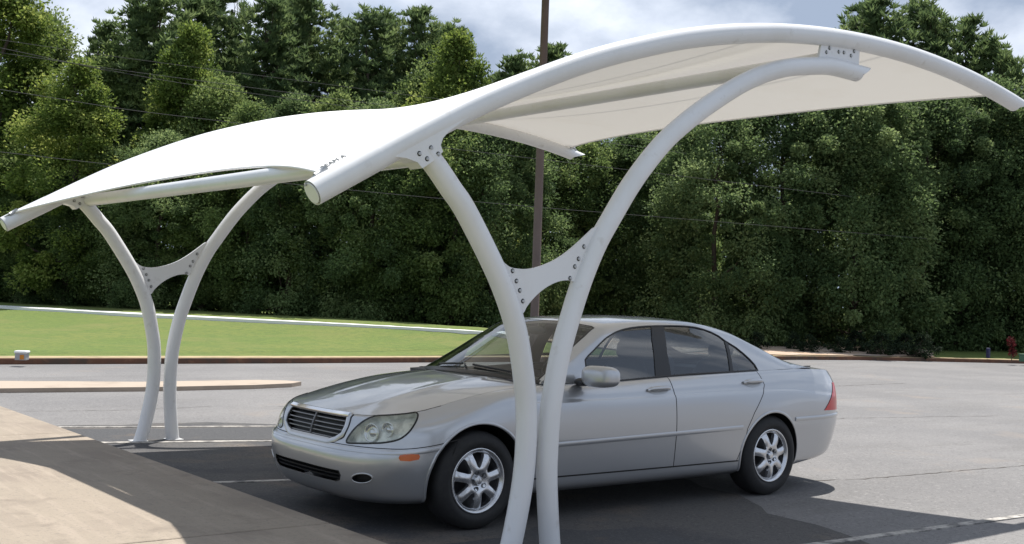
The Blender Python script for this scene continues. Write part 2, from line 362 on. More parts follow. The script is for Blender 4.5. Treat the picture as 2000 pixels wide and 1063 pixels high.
COL_A = [(0.475, -0.06), (0.527, 0.12), (0.585, 0.407), (0.608, 0.64), (0.602, 0.917), (0.574, 1.10), (0.512, 1.36), (0.43, 1.56), (0.315, 1.765), (0.10, 2.075), (-0.014, 2.20), (-0.115, 2.31), (-0.21, 2.40)]
COL_B = [(0.845, -0.06), (0.823, 0.091), (0.79, 0.392), (0.782, 0.615), (0.795, 0.912), (0.848, 1.21), (0.917, 1.44), (1.01, 1.694), (1.12, 1.923), (1.235, 2.10), (1.43, 2.37), (1.66, 2.62), (1.86, 2.785), (2.127, 2.965), (2.5, 3.175), (2.88, 3.32), (3.295, 3.402), (3.50, 3.42), (3.80, 3.415)]
port = empty('canopy_carport', (0.7, 0, 0))
tag(port, 'white arched canopy carport with two curved tube frames, standing over the silver sedan', 'carport')
port_off = np.array([0.7, 0, 0])
def P3(uz, y): return [(u-0.7, y, z) for u, z in uz]
TUBE = 0.066
def plate(outline, y, th, parent, name='bracket_plate', mat=None):
    n = len(outline); v = [(u-0.7, y-th/2, z) for u, z in outline]+[(u-0.7, y+th/2, z) for u, z in outline]
    bm = bmesh.new(); vs = [bm.verts.new(p) for p in v]
    bm.faces.new(vs[:n]); bm.faces.new(vs[n:][::-1])
    for i in range(n): bm.faces.new((vs[i], vs[i+n], vs[(i+1) % n+n], vs[(i+1) % n]))
    bmesh.ops.recalc_face_normals(bm, faces=bm.faces[:]); bmesh.ops.triangulate(bm, faces=[q for q in bm.faces if len(q.verts) > 4])
    me = bpy.data.meshes.new(name); bm.to_mesh(me); bm.free()
    return link(name, me, mat or M['white_tube'], parent, False)
def bolts(pts, y, parent):
    for u, z in pts:
        b = MB(); b.lathe([(0.0, -0.011), (0.0085, -0.010), (0.0095, -0.006), (0.0095, 0.0), (0.015, 0.0), (0.015, 0.004), (0.0, 0.004)], (u-0.7, y, z), 'y', 12)
        b.build('bolt', M['bolt'], parent, True, 40)
def slant(b, n, k):
    # cut the last ring of a tube obliquely: its top runs on, its underside falls back
    if not k: return
    V = [Vector(p) for p in b.v]; last = V[-n:]; prev = V[-2*n:-n]; c = sum(last, Vector())/n; c0 = sum(prev, Vector())/n; t = (c-c0).normalized()
    upv = (Vector((0, 0, 1))-t*t.z).normalized()
    for i in range(n): q = last[i]+t*(k*(last[i]-c).dot(upv)); b.v[len(b.v)-n+i] = tuple(q)
def frame(y):
    path = [p for p in smooth_path(BEAM)]
    q = np.array(path); us = np.linspace(-0.9, 6.15, 90); arch = [(u, 0.35*np.interp(u, q[:, 0], q[:, 1])+0.65*beam_z(u)) for u in us]
    b = MB(); b.tube(P3(arch, y), 0.070, 28); slant(b, 28, 1.9); beam = b.build('arch_beam', M['white_tube'], port, True, 50)
    # end sleeve: slightly thinner tube joint near the low end
    b = MB(); lo = [(u, z) for u, z in arch if u < -0.47]; b.tube(P3(lo, y), 0.0718, 28); b.build('end_sleeve', M['white_tube'], beam, True, 50)
    b = MB(); a0 = np.array(arch[0]); a1 = np.array(arch[1]); d = (a1-a0)/np.linalg.norm(a1-a0)
    b.tube(P3([tuple(a0-d*0.006), tuple(a0-d*0.0015)], y), 0.060, 28); b.build('end_cap', M['white_tube'], beam, True, 50)
    for c in (COL_A, COL_B):
        b = MB(); b.tube(P3(smooth_path(c, 6), y), TUBE, 26); slant(b, 26, 1.6 if c is COL_B else 0.0); b.build('column', M['white_tube'], port, True, 50)
        b = MB(); u = c[1][0]; b.box((c[0][0]-0.7-0.078, y-0.078, -0.01), (c[0][0]-0.7+0.078, y+0.078, 0.010), 0.004); b.build('base_plate', M['white_tube'], port, False)
    # web plate between the columns, cut with two curves
    top = [(0.37, 1.80), (0.43, 1.765), (0.50, 1.757), (0.58, 1.76), (0.68, 1.783), (0.79, 1.826), (0.89, 1.884), (0.98, 1.950), (1.05, 2.005), (1.105, 2.045), (1.16, 2.04)]
    bot = [(1.03, 1.78), (0.95, 1.70), (0.90, 1.702), (0.83, 1.695), (0.76, 1.672), (0.69, 1.635), (0.63, 1.59), (0.575, 1.535), (0.545, 1.49), (0.50, 1.48)]
    w = plate(smooth_path(top, 4).tolist()+smooth_path(bot, 4).tolist(), y, 0.022, port, 'web_plate')
    bolts([(0.452, 1.742), (0.484, 1.682), (0.512, 1.627), (0.538, 1.563)], y-0.011, w)
    bolts([(1.012, 1.918), (0.970, 1.839), (0.942, 1.789), (0.906, 1.715)], y-0.011, w)
    # gusset of the left column: two flared plates with a round notch
    g = plate([(-0.44, 2.335), (-0.30, 2.435), (-0.10, 2.575), (0.08, 2.665), (0.10, 2.645), (0.03, 2.60), (-0.029, 2.556), (-0.085, 2.513), (-0.121, 2.472), (-0.135, 2.431), (-0.118, 2.395), (-0.183, 2.335), (-0.252, 2.288), (-0.285, 2.318), (-0.36, 2.335)], y, 0.128, port, 'gusset')
    bolts([(-0.277, 2.368), (-0.200, 2.408), (-0.224, 2.344), (-0.150, 2.378)], y-0.064, g)
    # saddle plate between the right column and the arch
    s = plate([(3.28, 3.44), (3.31, 3.58), (3.78, 3.62), (3.77, 3.44)], y, 0.02, port, 'saddle_plate')
    bolts([(3.405, 3.552), (3.37, 3.515), (3.518, 3.541), (3.581, 3.546), (3.67, 3.535), (3.707, 3.575)], y-0.010, s)
frame(0.0); frame(SPAN)
for (u, z, r) in ((-0.13, 2.385, 0.058), (3.46, 3.485, 0.058)):
    b = MB(); b.tube([(u-0.7, 0.07, z), (u-0.7, SPAN/2, z), (u-0.7, SPAN-0.07, z)], r, 24, False); b.build('purlin', M['white_tube'], port)
# fabric: a doubly curved skin with hollow front and rear edges
FAB = dict(ul=-0.8378, cl=0.8282, ur=6.0462, cr=0.6292, S=0.1764, S2=-0.0252, off=0.083)
def fab_edge(v): return FAB['ul']+FAB['cl']*max(0, 4*v*(1-v))**1.0815*(1+0.3884*(v-0.5))
def fab_point(t, v):
    b = 4*v*(1-v); u = fab_edge(v)*(1-t)+(FAB['ur']-FAB['cr']*b)*t
    z = beam_z(u)+FAB['off']-b*(FAB['S']+FAB['S2']*(u-1.5)/3)
    # taut bulge where the skin passes over the rear purlin
    z += 0.020*b*math.exp(-((u-3.46)/0.10)**2)
    z -= 0.012*abs(1-2*v)**24
    return (u-0.7, v*SPAN, z)
def fabric():
    nu, nv = 120, 70; v = [fab_point(i/nu, j/nv) for i in range(nu+1) for j in range(nv+1)]
    f = [(i*(nv+1)+j, (i+1)*(nv+1)+j, (i+1)*(nv+1)+j+1, i*(nv+1)+j+1) for i in range(nu) for j in range(nv)]
    fab = mesh_obj('canopy_fabric', v, f, M['fabric'], port)
    # keder strip along each arch, hem cable along the hollow edges
    for vv in (0.0, 1.0):
        b = MB(); s = 1 if vv == 0 else -1
        pts = [Vector(fab_point(i/90, vv))+Vector((0, 0.0, -0.007)) for i in range(91)]; b.tube(pts, 0.007, 8); b.build('edge_strip', M['white_tube'], fab)
    for t in (0.0, 1.0):
        b = MB(); b.tube([fab_point(t, j/60) for j in range(61)], 0.010, 8); b.build('hem', M['fabric'], fab)
    # corner plates and shackles
    for t in (0, 1):
        for vv in (0, 1):
            p = np.array(fab_point(t, vv)); q = np.array(fab_point(0.02 if t == 0 else 0.98, vv)); d = (p-q)/np.linalg.norm(p-q)
            b = MB(); y1 = 0.05*(1 if vv == 0 else -1)
            b.tube([p-d*0.05+np.array([0, y1, 0.012]), p+d*0.03+np.array([0, y1, 0.006])], 0.017, 10)
            b.tube([p+d*0.03+np.array([0, y1, 0.006]), p+d*0.12+np.array([0, y1*0.2, -0.006])], 0.008, 8); b.build('shackle', M['bolt'], fab)
    # stencilled mark near the low near corner
    cu = bpy.data.curves.new('mark', 'FONT'); cu.body = 'BEAM A'; cu.size = 0.085; cu.extrude = 0.0008; cu.space_character = 1.05
    tmp = bpy.data.objects.new('mark', cu); COL.objects.link(tmp); bpy.context.view_layer.update()
    me = bpy.data.meshes.new_from_object(tmp); bpy.data.objects.remove(tmp)
    # lay the flat letters on the skin beside the arch
    w = max(q.co.x for q in me.vertices); h = max(q.co.y for q in me.vertices)
    for q in me.vertices:
        xn, yn = q.co.x/w, q.co.y/h; u = -0.745+0.15*xn+0.095*yn; vv = (0.19+0.21*yn)/SPAN; l = fab_edge(vv); t = (u-l)/((FAB['ur']-FAB['cr']*4*vv*(1-vv))-l)
        P_ = fab_point(t, vv); q.co = (P_[0], P_[1], P_[2]+0.003+q.co.z)
    o = link('stencil', me, M['ink'], fab, False)
fabric()

# ------------------------------------------------------------------ the sedan. Local frame: x from nose to tail, y towards the camera side, z up
TH = 0.0149148
CO = np.array([0.0, 1.7239, 0.0]); CD = np.array([math.cos(TH), math.sin(TH), 0]); CN = np.array([math.sin(TH), -math.cos(TH), 0])
def car_px(P):
    P = np.atleast_2d(P); return project(CO+P[:, :1]*CD+P[:, 1:2]*CN+P[:, 2:3]*np.array([0, 0, 1.0]))
car = empty('sedan_car', tuple(CO), TH)
tag(car, 'silver four door luxury sedan parked nose towards the walk under the white canopy', 'car')
def sm(a, b, x): t = np.clip((x-a)/(b-a), 0, 1); return t*t*(3-2*t)
class CR:
    """Catmull-Rom interpolation of rows of numbers over 0..n-1"""
    def __init__(s, rows): s.p = np.array(rows, float)
    def __call__(s, t):
        t = np.asarray(t, float); n = len(s.p); i = np.clip(np.floor(t).astype(int), 0, n-2); f = t-i
        if s.p.ndim > 1: f = f[..., None]
        p0, p1, p2, p3 = s.p[np.maximum(i-1, 0)], s.p[i], s.p[i+1], s.p[np.minimum(i+2, n-1)]
        return 0.5*(2*p1+(p2-p0)*f+(2*p0-5*p1+4*p2-p3)*f*f+(3*p1-p0-3*p2+p3)*f**3)
# rows: side z, half width, nose x, nose z, tail x, tail z
KR = [(.195, .800, .150, .190, 5.08, .285),
      (.235, .868, .095, .225, 5.15, .315),
      (.315, .893, .045, .295, 5.21, .400),
      (.53, .917, .012, .420, 5.262, .530),
      (.60, .923, .012, .515, 5.275, .620),
      (.73, .925, .060, .580, 5.25, .690),
      (.85, .915, .078, .650, 5.25, .800),
      (.93, .880, .100, .707, 5.235, .920),
      (.98, .820, .130, .753, 5.20, .985)]
KC = CR(KR)
Z8 = [(.13, .753), (.25, .770), (.35, .783), (.45, .797), (.6, .832), (.85, .890), (1.15, .938), (1.5, .965), (2.2, .977), (2.8, 1.008), (3.5, 1.030), (4.0, 1.045), (4.4, 1.05), (4.8, 1.038), (5.05, 1.008), (5.20, .985)]
def poly_of(tab, d):
    return np.poly1d(np.polyfit([a for a, _ in tab], [b for _, b in tab], d))
def pl(tab, x): return np.interp(x, [a for a, _ in tab], [b for _, b in tab])
def smooth_pl(tab, x, w=0.06): return sum(pl(tab, x+w*d) for d in (-1, -.66, -.33, 0, .33, .66, 1))/7
XF, XR, PF, PR = 0.80, 4.50, 3.25, 2.7
def wrap_raw(s, k):
    """s: 0..1 nose half, 1..2 flank, 2..3 tail; k: 0..8 height rows -> x, y, z"""
    s = np.asarray(s, float); k = np.asarray(k, float); s, k = np.broadcast_arrays(s, k)
    R = KC(k); zs, Y, x0, zf, xr, zr = [R[..., i] for i in range(6)]
    a = np.clip(s, 0, 1)*math.pi/2; c = np.clip(3-s, 0, 1)*math.pi/2
    cf, sf = np.cos(a).clip(1e-9), np.sin(a).clip(1e-9); cr, sr = np.cos(c).clip(1e-9), np.sin(c).clip(1e-9)
    x = np.where(s < 1, XF-(XF-x0)*cf**(2/PF), np.where(s < 2, XF+(XR-XF)*(s-1), XR+(xr-XR)*cr**(2/PR)))
    yf = np.where(s < 1, sf**(2/PF), np.where(s < 2, 1.0, sr**(2/PR)))
    bow = 1-0.030*((x-2.5)/2.3)**2
    # the top row: fender edge a little inside the belt
    Yk = Y-np.clip(k-7, 0, 1)**2*0.030*(1-sm(1.4, 2.1, x))
    # front and rear wings swell round the wheels
    Yk = Yk+0.012*np.exp(-((x-0.86)/0.42)**2)*np.exp(-((zs-0.68)/0.16)**2)+0.012*np.exp(-((x-3.93)/0.42)**2)*np.exp(-((zs-0.68)/0.16)**2)
    # shoulder line pressed into the doors and wings
    Yk = Yk-0.011*sm(0.845, 0.872, zs)*sm(0.9, 1.5, x)*(1-sm(4.5, 5.0, x))
    y = Yk*yf*bow
    wf = 1-sm(0.25, 1.15, x); wr = sm(4.0, 5.15, x)
    z8 = smooth_pl(Z8, x, 0.05+0.12*sm(0.3, 0.9, x)*(1-sm(4.5, 5.0, x)))
    zs2 = zs+np.clip(k-5, 0, 3)/3*(z8-0.98)
    z = zs2*(1-wf-wr)+zf*wf+zr*wr
    zt = np.where(k > 7, z+(z8-z)*np.clip(k-7, 0, 1)**1.5, z)
    return np.stack([x, y, zt], -1)
# arc-length parameters: a in metres along the flank, b in metres up
_ss = np.linspace(0, 3, 1501); _p = wrap_raw(_ss, 4.6)[:, :2]; _al = np.concatenate([[0], np.cumsum(np.linalg.norm(np.diff(_p, axis=0), axis=1))]); AL = _al[-1]
_kk = np.linspace(0, 8, 161); _q = wrap_raw(1.5, _kk)[:, 1:]; _bl = np.concatenate([[0], np.cumsum(np.linalg.norm(np.diff(_q, axis=0), axis=1))]); BL = _bl[-1]
def W(ab):
    ab = np.asarray(ab, float); return wrap_raw(np.interp(ab[..., 0], _al, _ss), np.interp(ab[..., 1], _bl, _kk))
def kb(k): return float(np.interp(k, _kk, _bl))
def xa(x, k=4.6):
    """a at which the flank reaches x"""
    P = wrap_raw(_ss, k); return float(np.interp(x, P[:, 0], _al))
# cabin: belt, rail and centre lines
CB = CR([(1.50, .965), (1.80, .970), (2.05, .975), (2.24, .978), (2.60, .997), (3.0, 1.016), (3.35, 1.026), (3.70, 1.036), (4.05, 1.045), (4.35, 1.05), (4.64, 1.045)])
CRL = CR([(1.50, .775, .968), (1.80, .720, 1.140), (2.04, .675, 1.285), (2.24, .640, 1.378), (2.60, .610, 1.420), (3.0, .600, 1.430), (3.35, .600, 1.413), (3.70, .608, 1.352), (4.03, .630, 1.240), (4.34, .668, 1.120), (4.64, .74, 1.052)])
CC = CR([(1.30, 1.008), (1.60, 1.165), (1.87, 1.305), (2.12, 1.415), (2.52, 1.452), (3.0, 1.462), (3.38, 1.446), (3.73, 1.388), (4.10, 1.250), (4.44, 1.105), (4.66, 1.062)])
def cabin_line(s, v):
    """sharp-cornered section: v 0 belt .. 1 rail .. 2 centre line"""
    B = CB(s); R = CRL(s); C = CC(s)
    yb = wrap_raw(np.interp(B[..., 0], _p[:, 0], _ss), 8.0)[..., 1]
    yb = np.where(s < 1, R[..., 1]+(yb-R[..., 1])*np.clip(s, 0, 1), yb); yb = np.where(s > 9, yb+(R[..., 1]-yb)*np.clip(s-9, 0, 1), yb)
    v1 = np.clip(v, 0, 1); v2 = np.clip(v-1, 0, 1)
    xs = B[..., 0]+(R[..., 0]-B[..., 0])*v1; ys = yb+(R[..., 1]-yb)*v1+0.018*np.sin(math.pi*v1); zs = B[..., 1]+(R[..., 2]-B[..., 1])*v1
    q = 1-v2; xt = C[..., 0]+(R[..., 0]-C[..., 0])*q**2; yt = R[..., 1]*q; zt = C[..., 1]+(R[..., 2]-C[..., 1])*q**2.3
    return np.where((v <= 1)[..., None], np.stack([xs, ys, zs], -1), np.stack([xt, yt, zt], -1))
def Cab(sv):
    sv = np.asarray(sv, float); s, v = sv[..., 0], sv[..., 1]
    acc = 0; ws = 0
    soft = 0.16*np.clip(np.minimum(s, 10-s), 0, 1)
    for d, w in ((-1, 1), (-.75, 2), (-.5, 3), (-.25, 4), (0, 5), (.25, 4), (.5, 3), (.75, 2), (1, 1)):
        r = soft*np.clip(1-np.abs(v-1)/0.5, 0, 1)
        acc = acc+w*cabin_line(s, v+d*r); ws += w
    return acc/ws
def normals(F, uv, e=1e-3, dom=None):
    uv = np.asarray(uv, float); d = np.array([[e, 0], [0, e]]); lo, hi = dom
    a1, a0 = np.clip(uv+d[0], lo, hi), np.clip(uv-d[0], lo, hi); b1, b0 = np.clip(uv+d[1], lo, hi), np.clip(uv-d[1], lo, hi)
    n = np.cross(F(a1)-F(a0), F(b1)-F(b0)); return n/np.maximum(np.linalg.norm(n, axis=-1, keepdims=True), 1e-12)
class Surf:
    def __init__(s, F, lo, hi, cell, out):
        s.F, s.lo, s.hi, s.cell = F, np.array(lo, float), np.array(hi, float), cell
        g = np.stack(np.meshgrid(np.linspace(lo[0], hi[0], 260), np.linspace(lo[1], hi[1], 140), indexing='ij'), -1).reshape(-1, 2)
        s.g, s.P = g, F(g); s.sign = 1.0
        c = (s.lo+s.hi)/2; n = normals(F, c[None], dom=(s.lo, s.hi))[0]
        s.sign = 1.0 if n@np.array(out) > 0 else -1.0
    def nrm(s, uv):
        n = s.sign*normals(s.F, uv, dom=(s.lo, s.hi)); m = np.abs(s.F(np.asarray(uv, float))[..., 1]) < 2e-4     # symmetric on the centre line
        n[..., 1] = np.where(m, 0, n[..., 1]); return n/np.maximum(np.linalg.norm(n, axis=-1, keepdims=True), 1e-9)
    def inv(s, target, fn, G=None, mask=None):
        """parameters whose point maps (through fn) to the 2-D target"""
        Q = fn(s.P); d = ((Q-np.array(target))**2).sum(1)
        if mask is not None: d = np.where(mask(s.P), d, 1e18)
        u = s.g[d.argmin()].copy()
        for _ in range(6):
            f0 = fn(s.F(u[None]))[0]; J = np.zeros((2, 2))
            for i in range(2):
                e = np.zeros(2); h = 1e-4 if u[i]+1e-4 <= s.hi[i] else -1e-4; e[i] = h; J[:, i] = (fn(s.F((u+e)[None]))[0]-f0)/h
            try: st = np.linalg.solve(J, np.array(target)-f0)
            except np.linalg.LinAlgError: break
            u = np.clip(u+np.clip(st, -0.1, 0.1), s.lo, s.hi)
        return u
    def invs(s, pts, fn, mask=None): return np.array([s.inv(p, fn, None, mask) for p in pts])
SIDE = lambda P: P[:, [0, 2]]
FRONT = lambda P: P[:, [1, 2]]
PX = lambda P: car_px(P)
def inside(poly, q):
    poly = np.asarray(poly); x, y = q[:, 0], q[:, 1]; r = np.zeros(len(q), bool); n = len(poly); j = n-1
    for i in range(n):
        xi, yi, xj, yj = *poly[i], *poly[j]
        c = ((yi > y) != (yj > y)) & (x < (xj-xi)*(y-yi)/((yj-yi) if yj != yi else 1e-12)+xi); r ^= c; j = i
    return r
def dense(poly, step, closed=True):
    P = [np.array(p, float) for p in poly]; o = []; n = len(P)
    for i in range(n if closed else n-1):
        a, b = P[i], P[(i+1) % n]; m = max(1, int(np.ceil(np.linalg.norm(b-a)/step)))
        for k in range(m): o.append(a+(b-a)*k/m)
    if not closed: o.append(P[-1])
    return np.array(o)
def roundpoly(poly, m=6):
    """closed Catmull-Rom through the points"""
    P = np.array(poly, float); n = len(P); o = []
    for i in range(n):
        p0, p1, p2, p3 = P[i-1], P[i], P[(i+1) % n], P[(i+2) % n]
        for k in range(m):
            t = k/m; o.append(0.5*((2*p1)+(-p0+p2)*t+(2*p0-5*p1+4*p2-p3)*t*t+(-p0+3*p1-3*p2+p3)*t**3))
    return np.array(o)
def cut(surf, regions, lines=()):
    """triangulate the surface so that its edges follow the region outlines; returns {name: (uv, tris)}"""
    lo, hi, h = surf.lo, surf.hi, surf.cell; hx, hy = h
    polys = {k: np.clip(dense(np.asarray(p)/[hx, hy], 0.7), lo/[hx, hy], hi/[hx, hy]) for k, p in regions.items()}
    lo2, hi2 = lo/[hx, hy], hi/[hx, hy]
    gx = np.linspace(lo2[0], hi2[0], int(round(hi2[0]-lo2[0]))+1); gy = np.linspace(lo2[1], hi2[1], int(round(hi2[1]-lo2[1]))+1)
    g = np.stack(np.meshgrid(gx, gy, indexing='ij'), -1).reshape(-1, 2)
    allp = np.concatenate(list(polys.values())) if polys else np.zeros((0, 2))
    keep = np.ones(len(g), bool)
    for i in range(0, len(allp), 200):
        d = ((g[:, None]-allp[None, i:i+200])**2).sum(-1).min(1); keep &= d > 0.16
    edge = (np.abs(g[:, 0]-lo2[0]) < 1e-9)|(np.abs(g[:, 0]-hi2[0]) < 1e-9)|(np.abs(g[:, 1]-lo2[1]) < 1e-9)|(np.abs(g[:, 1]-hi2[1]) < 1e-9)
    g = g[keep|edge]
    vs = [Vector(p) for p in g]; es = []
    for p in polys.values():
        b = len(vs); n = len(p); vs += [Vector(q) for q in p]; es += [(b+i, b+(i+1) % n) for i in range(n)]
    V, E_, F_, *_ = geometry.delaunay_2d_cdt(vs, es, [], 0, 1e-5)
    V = np.array([tuple(v) for v in V]); F_ = np.array([f for f in F_ if len(f) == 3])
    c = V[F_].mean(1); lab = np.full(len(F_), -1); names = list(regions)
    for i, k in enumerate(names):
        m = inside(polys[k], c) & (lab == -1); lab[m] = i
    uv = V*[hx, hy]; o = {}
    for i, k in [(-1, 'body')]+list(enumerate(names)):
        t = F_[lab == i]
        if len(t): ids, inv = np.unique(t, return_inverse=True); o[k] = (uv[ids], inv.reshape(-1, 3))
    return o
def emit(name, pieces, mat, parent, both=True, shift=0.0, flip=False):
    """pieces: list of (P, n, tris); mirrored to the far side when both"""
    VV, NN, FF = [], [], []
    for P, n, t in pieces:
        for sgn in ((1, -1) if both is True else ((1,) if both is False else (both,))):
            b = len(VV) and sum(len(q) for q in VV) or 0
            Q = P+n*shift; Q = np.stack([Q[:, 0], -sgn*Q[:, 1], Q[:, 2]], 1); m = np.stack([n[:, 0], -sgn*n[:, 1], n[:, 2]], 1)*(-1 if flip else 1)
            g = np.cross(Q[t[:, 1]]-Q[t[:, 0]], Q[t[:, 2]]-Q[t[:, 0]]); w = (g*m[t].mean(1)).sum(1) < 0
            tt = t.copy(); tt[w] = tt[w][:, ::-1]
            VV.append(Q); NN.append(m); FF.append(tt+b)
    V = np.concatenate(VV); F_ = np.concatenate(FF); Nn = np.concatenate(NN)
    if both is True:
        key = {}; mp_ = np.arange(len(V))
        for i in np.where(np.abs(V[:, 1]) < 2e-4)[0]:
            V[i, 1] = 0; k_ = (round(V[i, 0], 4), round(V[i, 2], 4)); mp_[i] = key.setdefault(k_, i)
        Nn[:, 1] = np.where(np.abs(V[:, 1]) < 2e-4, 0, Nn[:, 1]); F_ = mp_[F_]; use, F_ = np.unique(F_, return_inverse=True); F_ = F_.reshape(-1, 3); V, Nn = V[use], Nn[use]
        F_ = F_[(F_[:, 0] != F_[:, 1]) & (F_[:, 1] != F_[:, 2]) & (F_[:, 0] != F_[:, 2])]
    me = bpy.data.meshes.new(name); me.from_pydata(V.tolist(), [], F_.tolist()); me.update()
    o = link(name, me, mat, parent, True); me.normals_split_custom_set_from_vertices(Nn.tolist())
    return o
def piece(surf, part): uv, t = part; return (surf.F(uv), surf.nrm(uv), t)
def ribbon(surf, uv, w, h, closed=False, both=True, base=-0.002):
    """raised strip of width w and height h that follows the surface along a parameter polyline; returns MB (blender-local coordinates)"""
    uv = np.asarray(uv); P = surf.F(uv); n = surf.nrm(uv)
    if both == 'across':
        m_ = np.array([1, -1, 1]); P = np.concatenate([(P*m_)[:0:-1], P]); n = np.concatenate([(n*m_)[:0:-1], n])
    T = np.roll(P, -1, 0)-np.roll(P, 1, 0) if closed else np.gradient(P, axis=0); T /= np.maximum(np.linalg.norm(T, axis=1), 1e-9)[:, None]
    s = np.cross(n, T); s /= np.maximum(np.linalg.norm(s, axis=1), 1e-9)[:, None]
    mb = MB(); prof = [(-.5, base), (-.5, h*.55), (-.3, h), (.3, h), (.5, h*.55), (.5, base)]; m = len(prof)
    for sg in ((both,) if both in (1, -1) and both is not True else (1,)):
        v = []
        for i in range(len(P)):
            for a, b in prof: q = P[i]+s[i]*a*w+n[i]*b; v.append((q[0], -sg*q[1], q[2]))
        f = []; cnt = len(P)
        for i in range(cnt if closed else cnt-1):
            j = (i+1) % cnt
            for k in range(m-1):
                q = (i*m+k, i*m+k+1, j*m+k+1, j*m+k); f.append(q if sg == 1 else q[::-1])
        if not closed: f += [tuple(range(m)) if sg == -1 else tuple(range(m))[::-1], tuple((cnt-1)*m+k for k in range(m))[::(-1 if sg == -1 else 1)]]
        mb.add(v, f)
    return mb
def ribbon_obj(name, surf, uv, w, h, mat, parent, closed=False, both=True, base=-0.002):
    """one strip right across the car when it starts on the centre line, else one on each side"""
    uv = np.asarray(uv, float); P = surf.F(uv[[0, -1]])
    if both and not closed and abs(P[0, 1]) < 0.004: return ribbon(surf, uv, w, h, False, 'across', base).build(name, mat, parent, True, 45)
    if both and not closed and abs(P[1, 1]) < 0.004: return ribbon(surf, uv[::-1], w, h, False, 'across', base).build(name, mat, parent, True, 45)
    o = ribbon(surf, uv, w, h, closed, 1, base).build(name, mat, parent, True, 45)
    if both: ribbon(surf, uv, w, h, closed, -1, base).build(name, mat, parent, True, 45)
    return o

WS = Surf(W, (0, 0), (AL, BL), (0.03, 0.022), (0, 1, 0.1))
CS = Surf(Cab, (0, 0), (10, 2), (0.075, 0.045), (0, 0.6, 1))

# ---- flank, nose and tail: regions measured on the photograph and carried onto the surface
def circ(cx, cz, r, a0=0, a1=360, n=48): return [(cx+r*math.cos(math.radians(a0+(a1-a0)*i/n)), cz+r*math.sin(math.radians(a0+(a1-a0)*i/n))) for i in range(n+(0 if a1-a0 == 360 else 1))]
FLANK = lambda P: P[:, 1] > 0.62
def side_poly(pts): return WS.invs(pts, SIDE, FLANK)
def arch_poly(cx, cz, r):
    u = side_poly([p for p in circ(cx, cz, r, -16, 196, 40)]); lo = np.array([[u[-1][0], 0.0], [u[0][0], 0.0]]); return np.concatenate([u, lo])
R_ = {}
R_['arch_front'] = arch_poly(0.865, 0.325, 0.402)
R_['arch_rear'] = arch_poly(3.93, 0.330, 0.376)
hl = roundpoly([(677, 864), (684, 848), (699, 831), (719, 817.5), (744, 809.5), (765, 807.5), (786, 804.5), (805, 803.5), (815, 807.5), (815.5, 816), (809, 830), (797, 846), (779, 858.5), (752, 864.5), (726, 866), (699, 866)], 4)
R_['headlight'] = WS.invs(hl, PX, lambda P: P[:, 0] < 1.0)
R_['marker'] = WS.invs([(781, 889.5), (796, 886.5), (818, 887.5), (820, 892), (818, 897.5), (800, 901), (781, 900), (778.5, 895)], PX, lambda P: P[:, 0] < 1.0)
R_['foglight'] = WS.invs([(707+20.5*math.cos(a), 934.5+9.5*math.sin(a)+0.0*math.cos(a)) for a in np.linspace(0, 2*math.pi, 24, endpoint=False)], PX, lambda P: P[:, 0] < 1.0)
grv = roundpoly([(687.5, 808.5), (684, 822), (679, 838), (671.5, 850.5), (655, 859.5), (640, 862), (626, 863)], 1)
g_uv = WS.invs([(686, 806), (684.5, 815), (680, 833), (672, 849.5), (657, 858.5), (642, 861.2)], PX, lambda P: P[:, 0] < 0.6)
g_uv[:, 0] *= 0.965; g_bot = g_uv[-1][1]
R_['grille'] = np.array([[0, BL-1e-4]]+[[g_uv[0][0], BL-1e-4]]+list(g_uv[1:])+[[g_uv[-1][0]*0.5, g_bot-0.002], [0, g_bot-0.002]])
lw = WS.invs([(661, 919), (664.5, 928), (663, 937), (655, 939.5)], PX, lambda P: P[:, 0] < 0.6)
R_['intake'] = np.array([[0, lw[0][1]+0.004]]+[lw[0]]+[lw[1]]+[lw[2]]+[lw[3]]+[[0, lw[3][1]-0.002]])
tl = WS.invs([(4.89, .922), (4.855, .87), (4.765, .785), (4.645, .690)], SIDE, lambda P: P[:, 1] > 0.70)
R_['taillight'] = np.array([tl[0], tl[1], tl[2], tl[3], [tl[3][0]+0.25, tl[3][1]+0.003], [AL-0.26, tl[3][1]+0.012], [AL-0.30, tl[0][1]-0.02], [tl[0][0]+0.12, tl[0][1]-0.004]])
KBUMP = kb(4.78)
af = R_['arch_front']; ar = R_['arch_rear']
fa = side_poly([(0.60, 0.605)])[0]
R_['front_bumper'] = np.concatenate([[[0, 0]], [[af[:, 0].min()+0.10, 0]], [[fa[0]+0.08, KBUMP-0.005]], [[fa[0]-0.20, KBUMP+0.004]], [[0, g_bot-0.014 if g_bot-0.014 < KBUMP+0.05 else KBUMP+0.03]]])
rb = side_poly([(4.22, 0.60)])[0]
R_['rear_bumper'] = np.array([[ar[:, 0].max()-0.10, 0], [rb[0]-0.05, kb(4.35)], [xa(5.0), kb(4.5)], [AL, kb(4.6)], [AL, 0]])
bd = 0.004
xdF0, xdF1 = 1.46, 2.752
def dpoly(pts): return side_poly(pts)
TOP = 0.975
d1 = dpoly([(1.56, .315), (2.768, .315), (2.764, .55), (2.752, .8), (2.745, .93)]); d1t = dpoly([(1.50, .9), (1.47, .80), (1.46, .62), (1.49, .45)])
R_['door_a'] = np.concatenate([d1, [[d1[-1][0], BL]], [[d1t[0][0]+0.02, BL]], d1t])
d2a = dpoly([(2.768, .315), (3.515, .315)]); d2b = WS.invs([(1457, 856), (1460, 838), (1474, 806), (1490, 772), (1493, 752)], PX, lambda P: P[:, 0] > 3)
R_['door_b'] = np.concatenate([d2a, d2b, [[d2b[-1][0]-0.03, BL]], [[d1[-1][0], BL]], d1[::-1][:-1]])
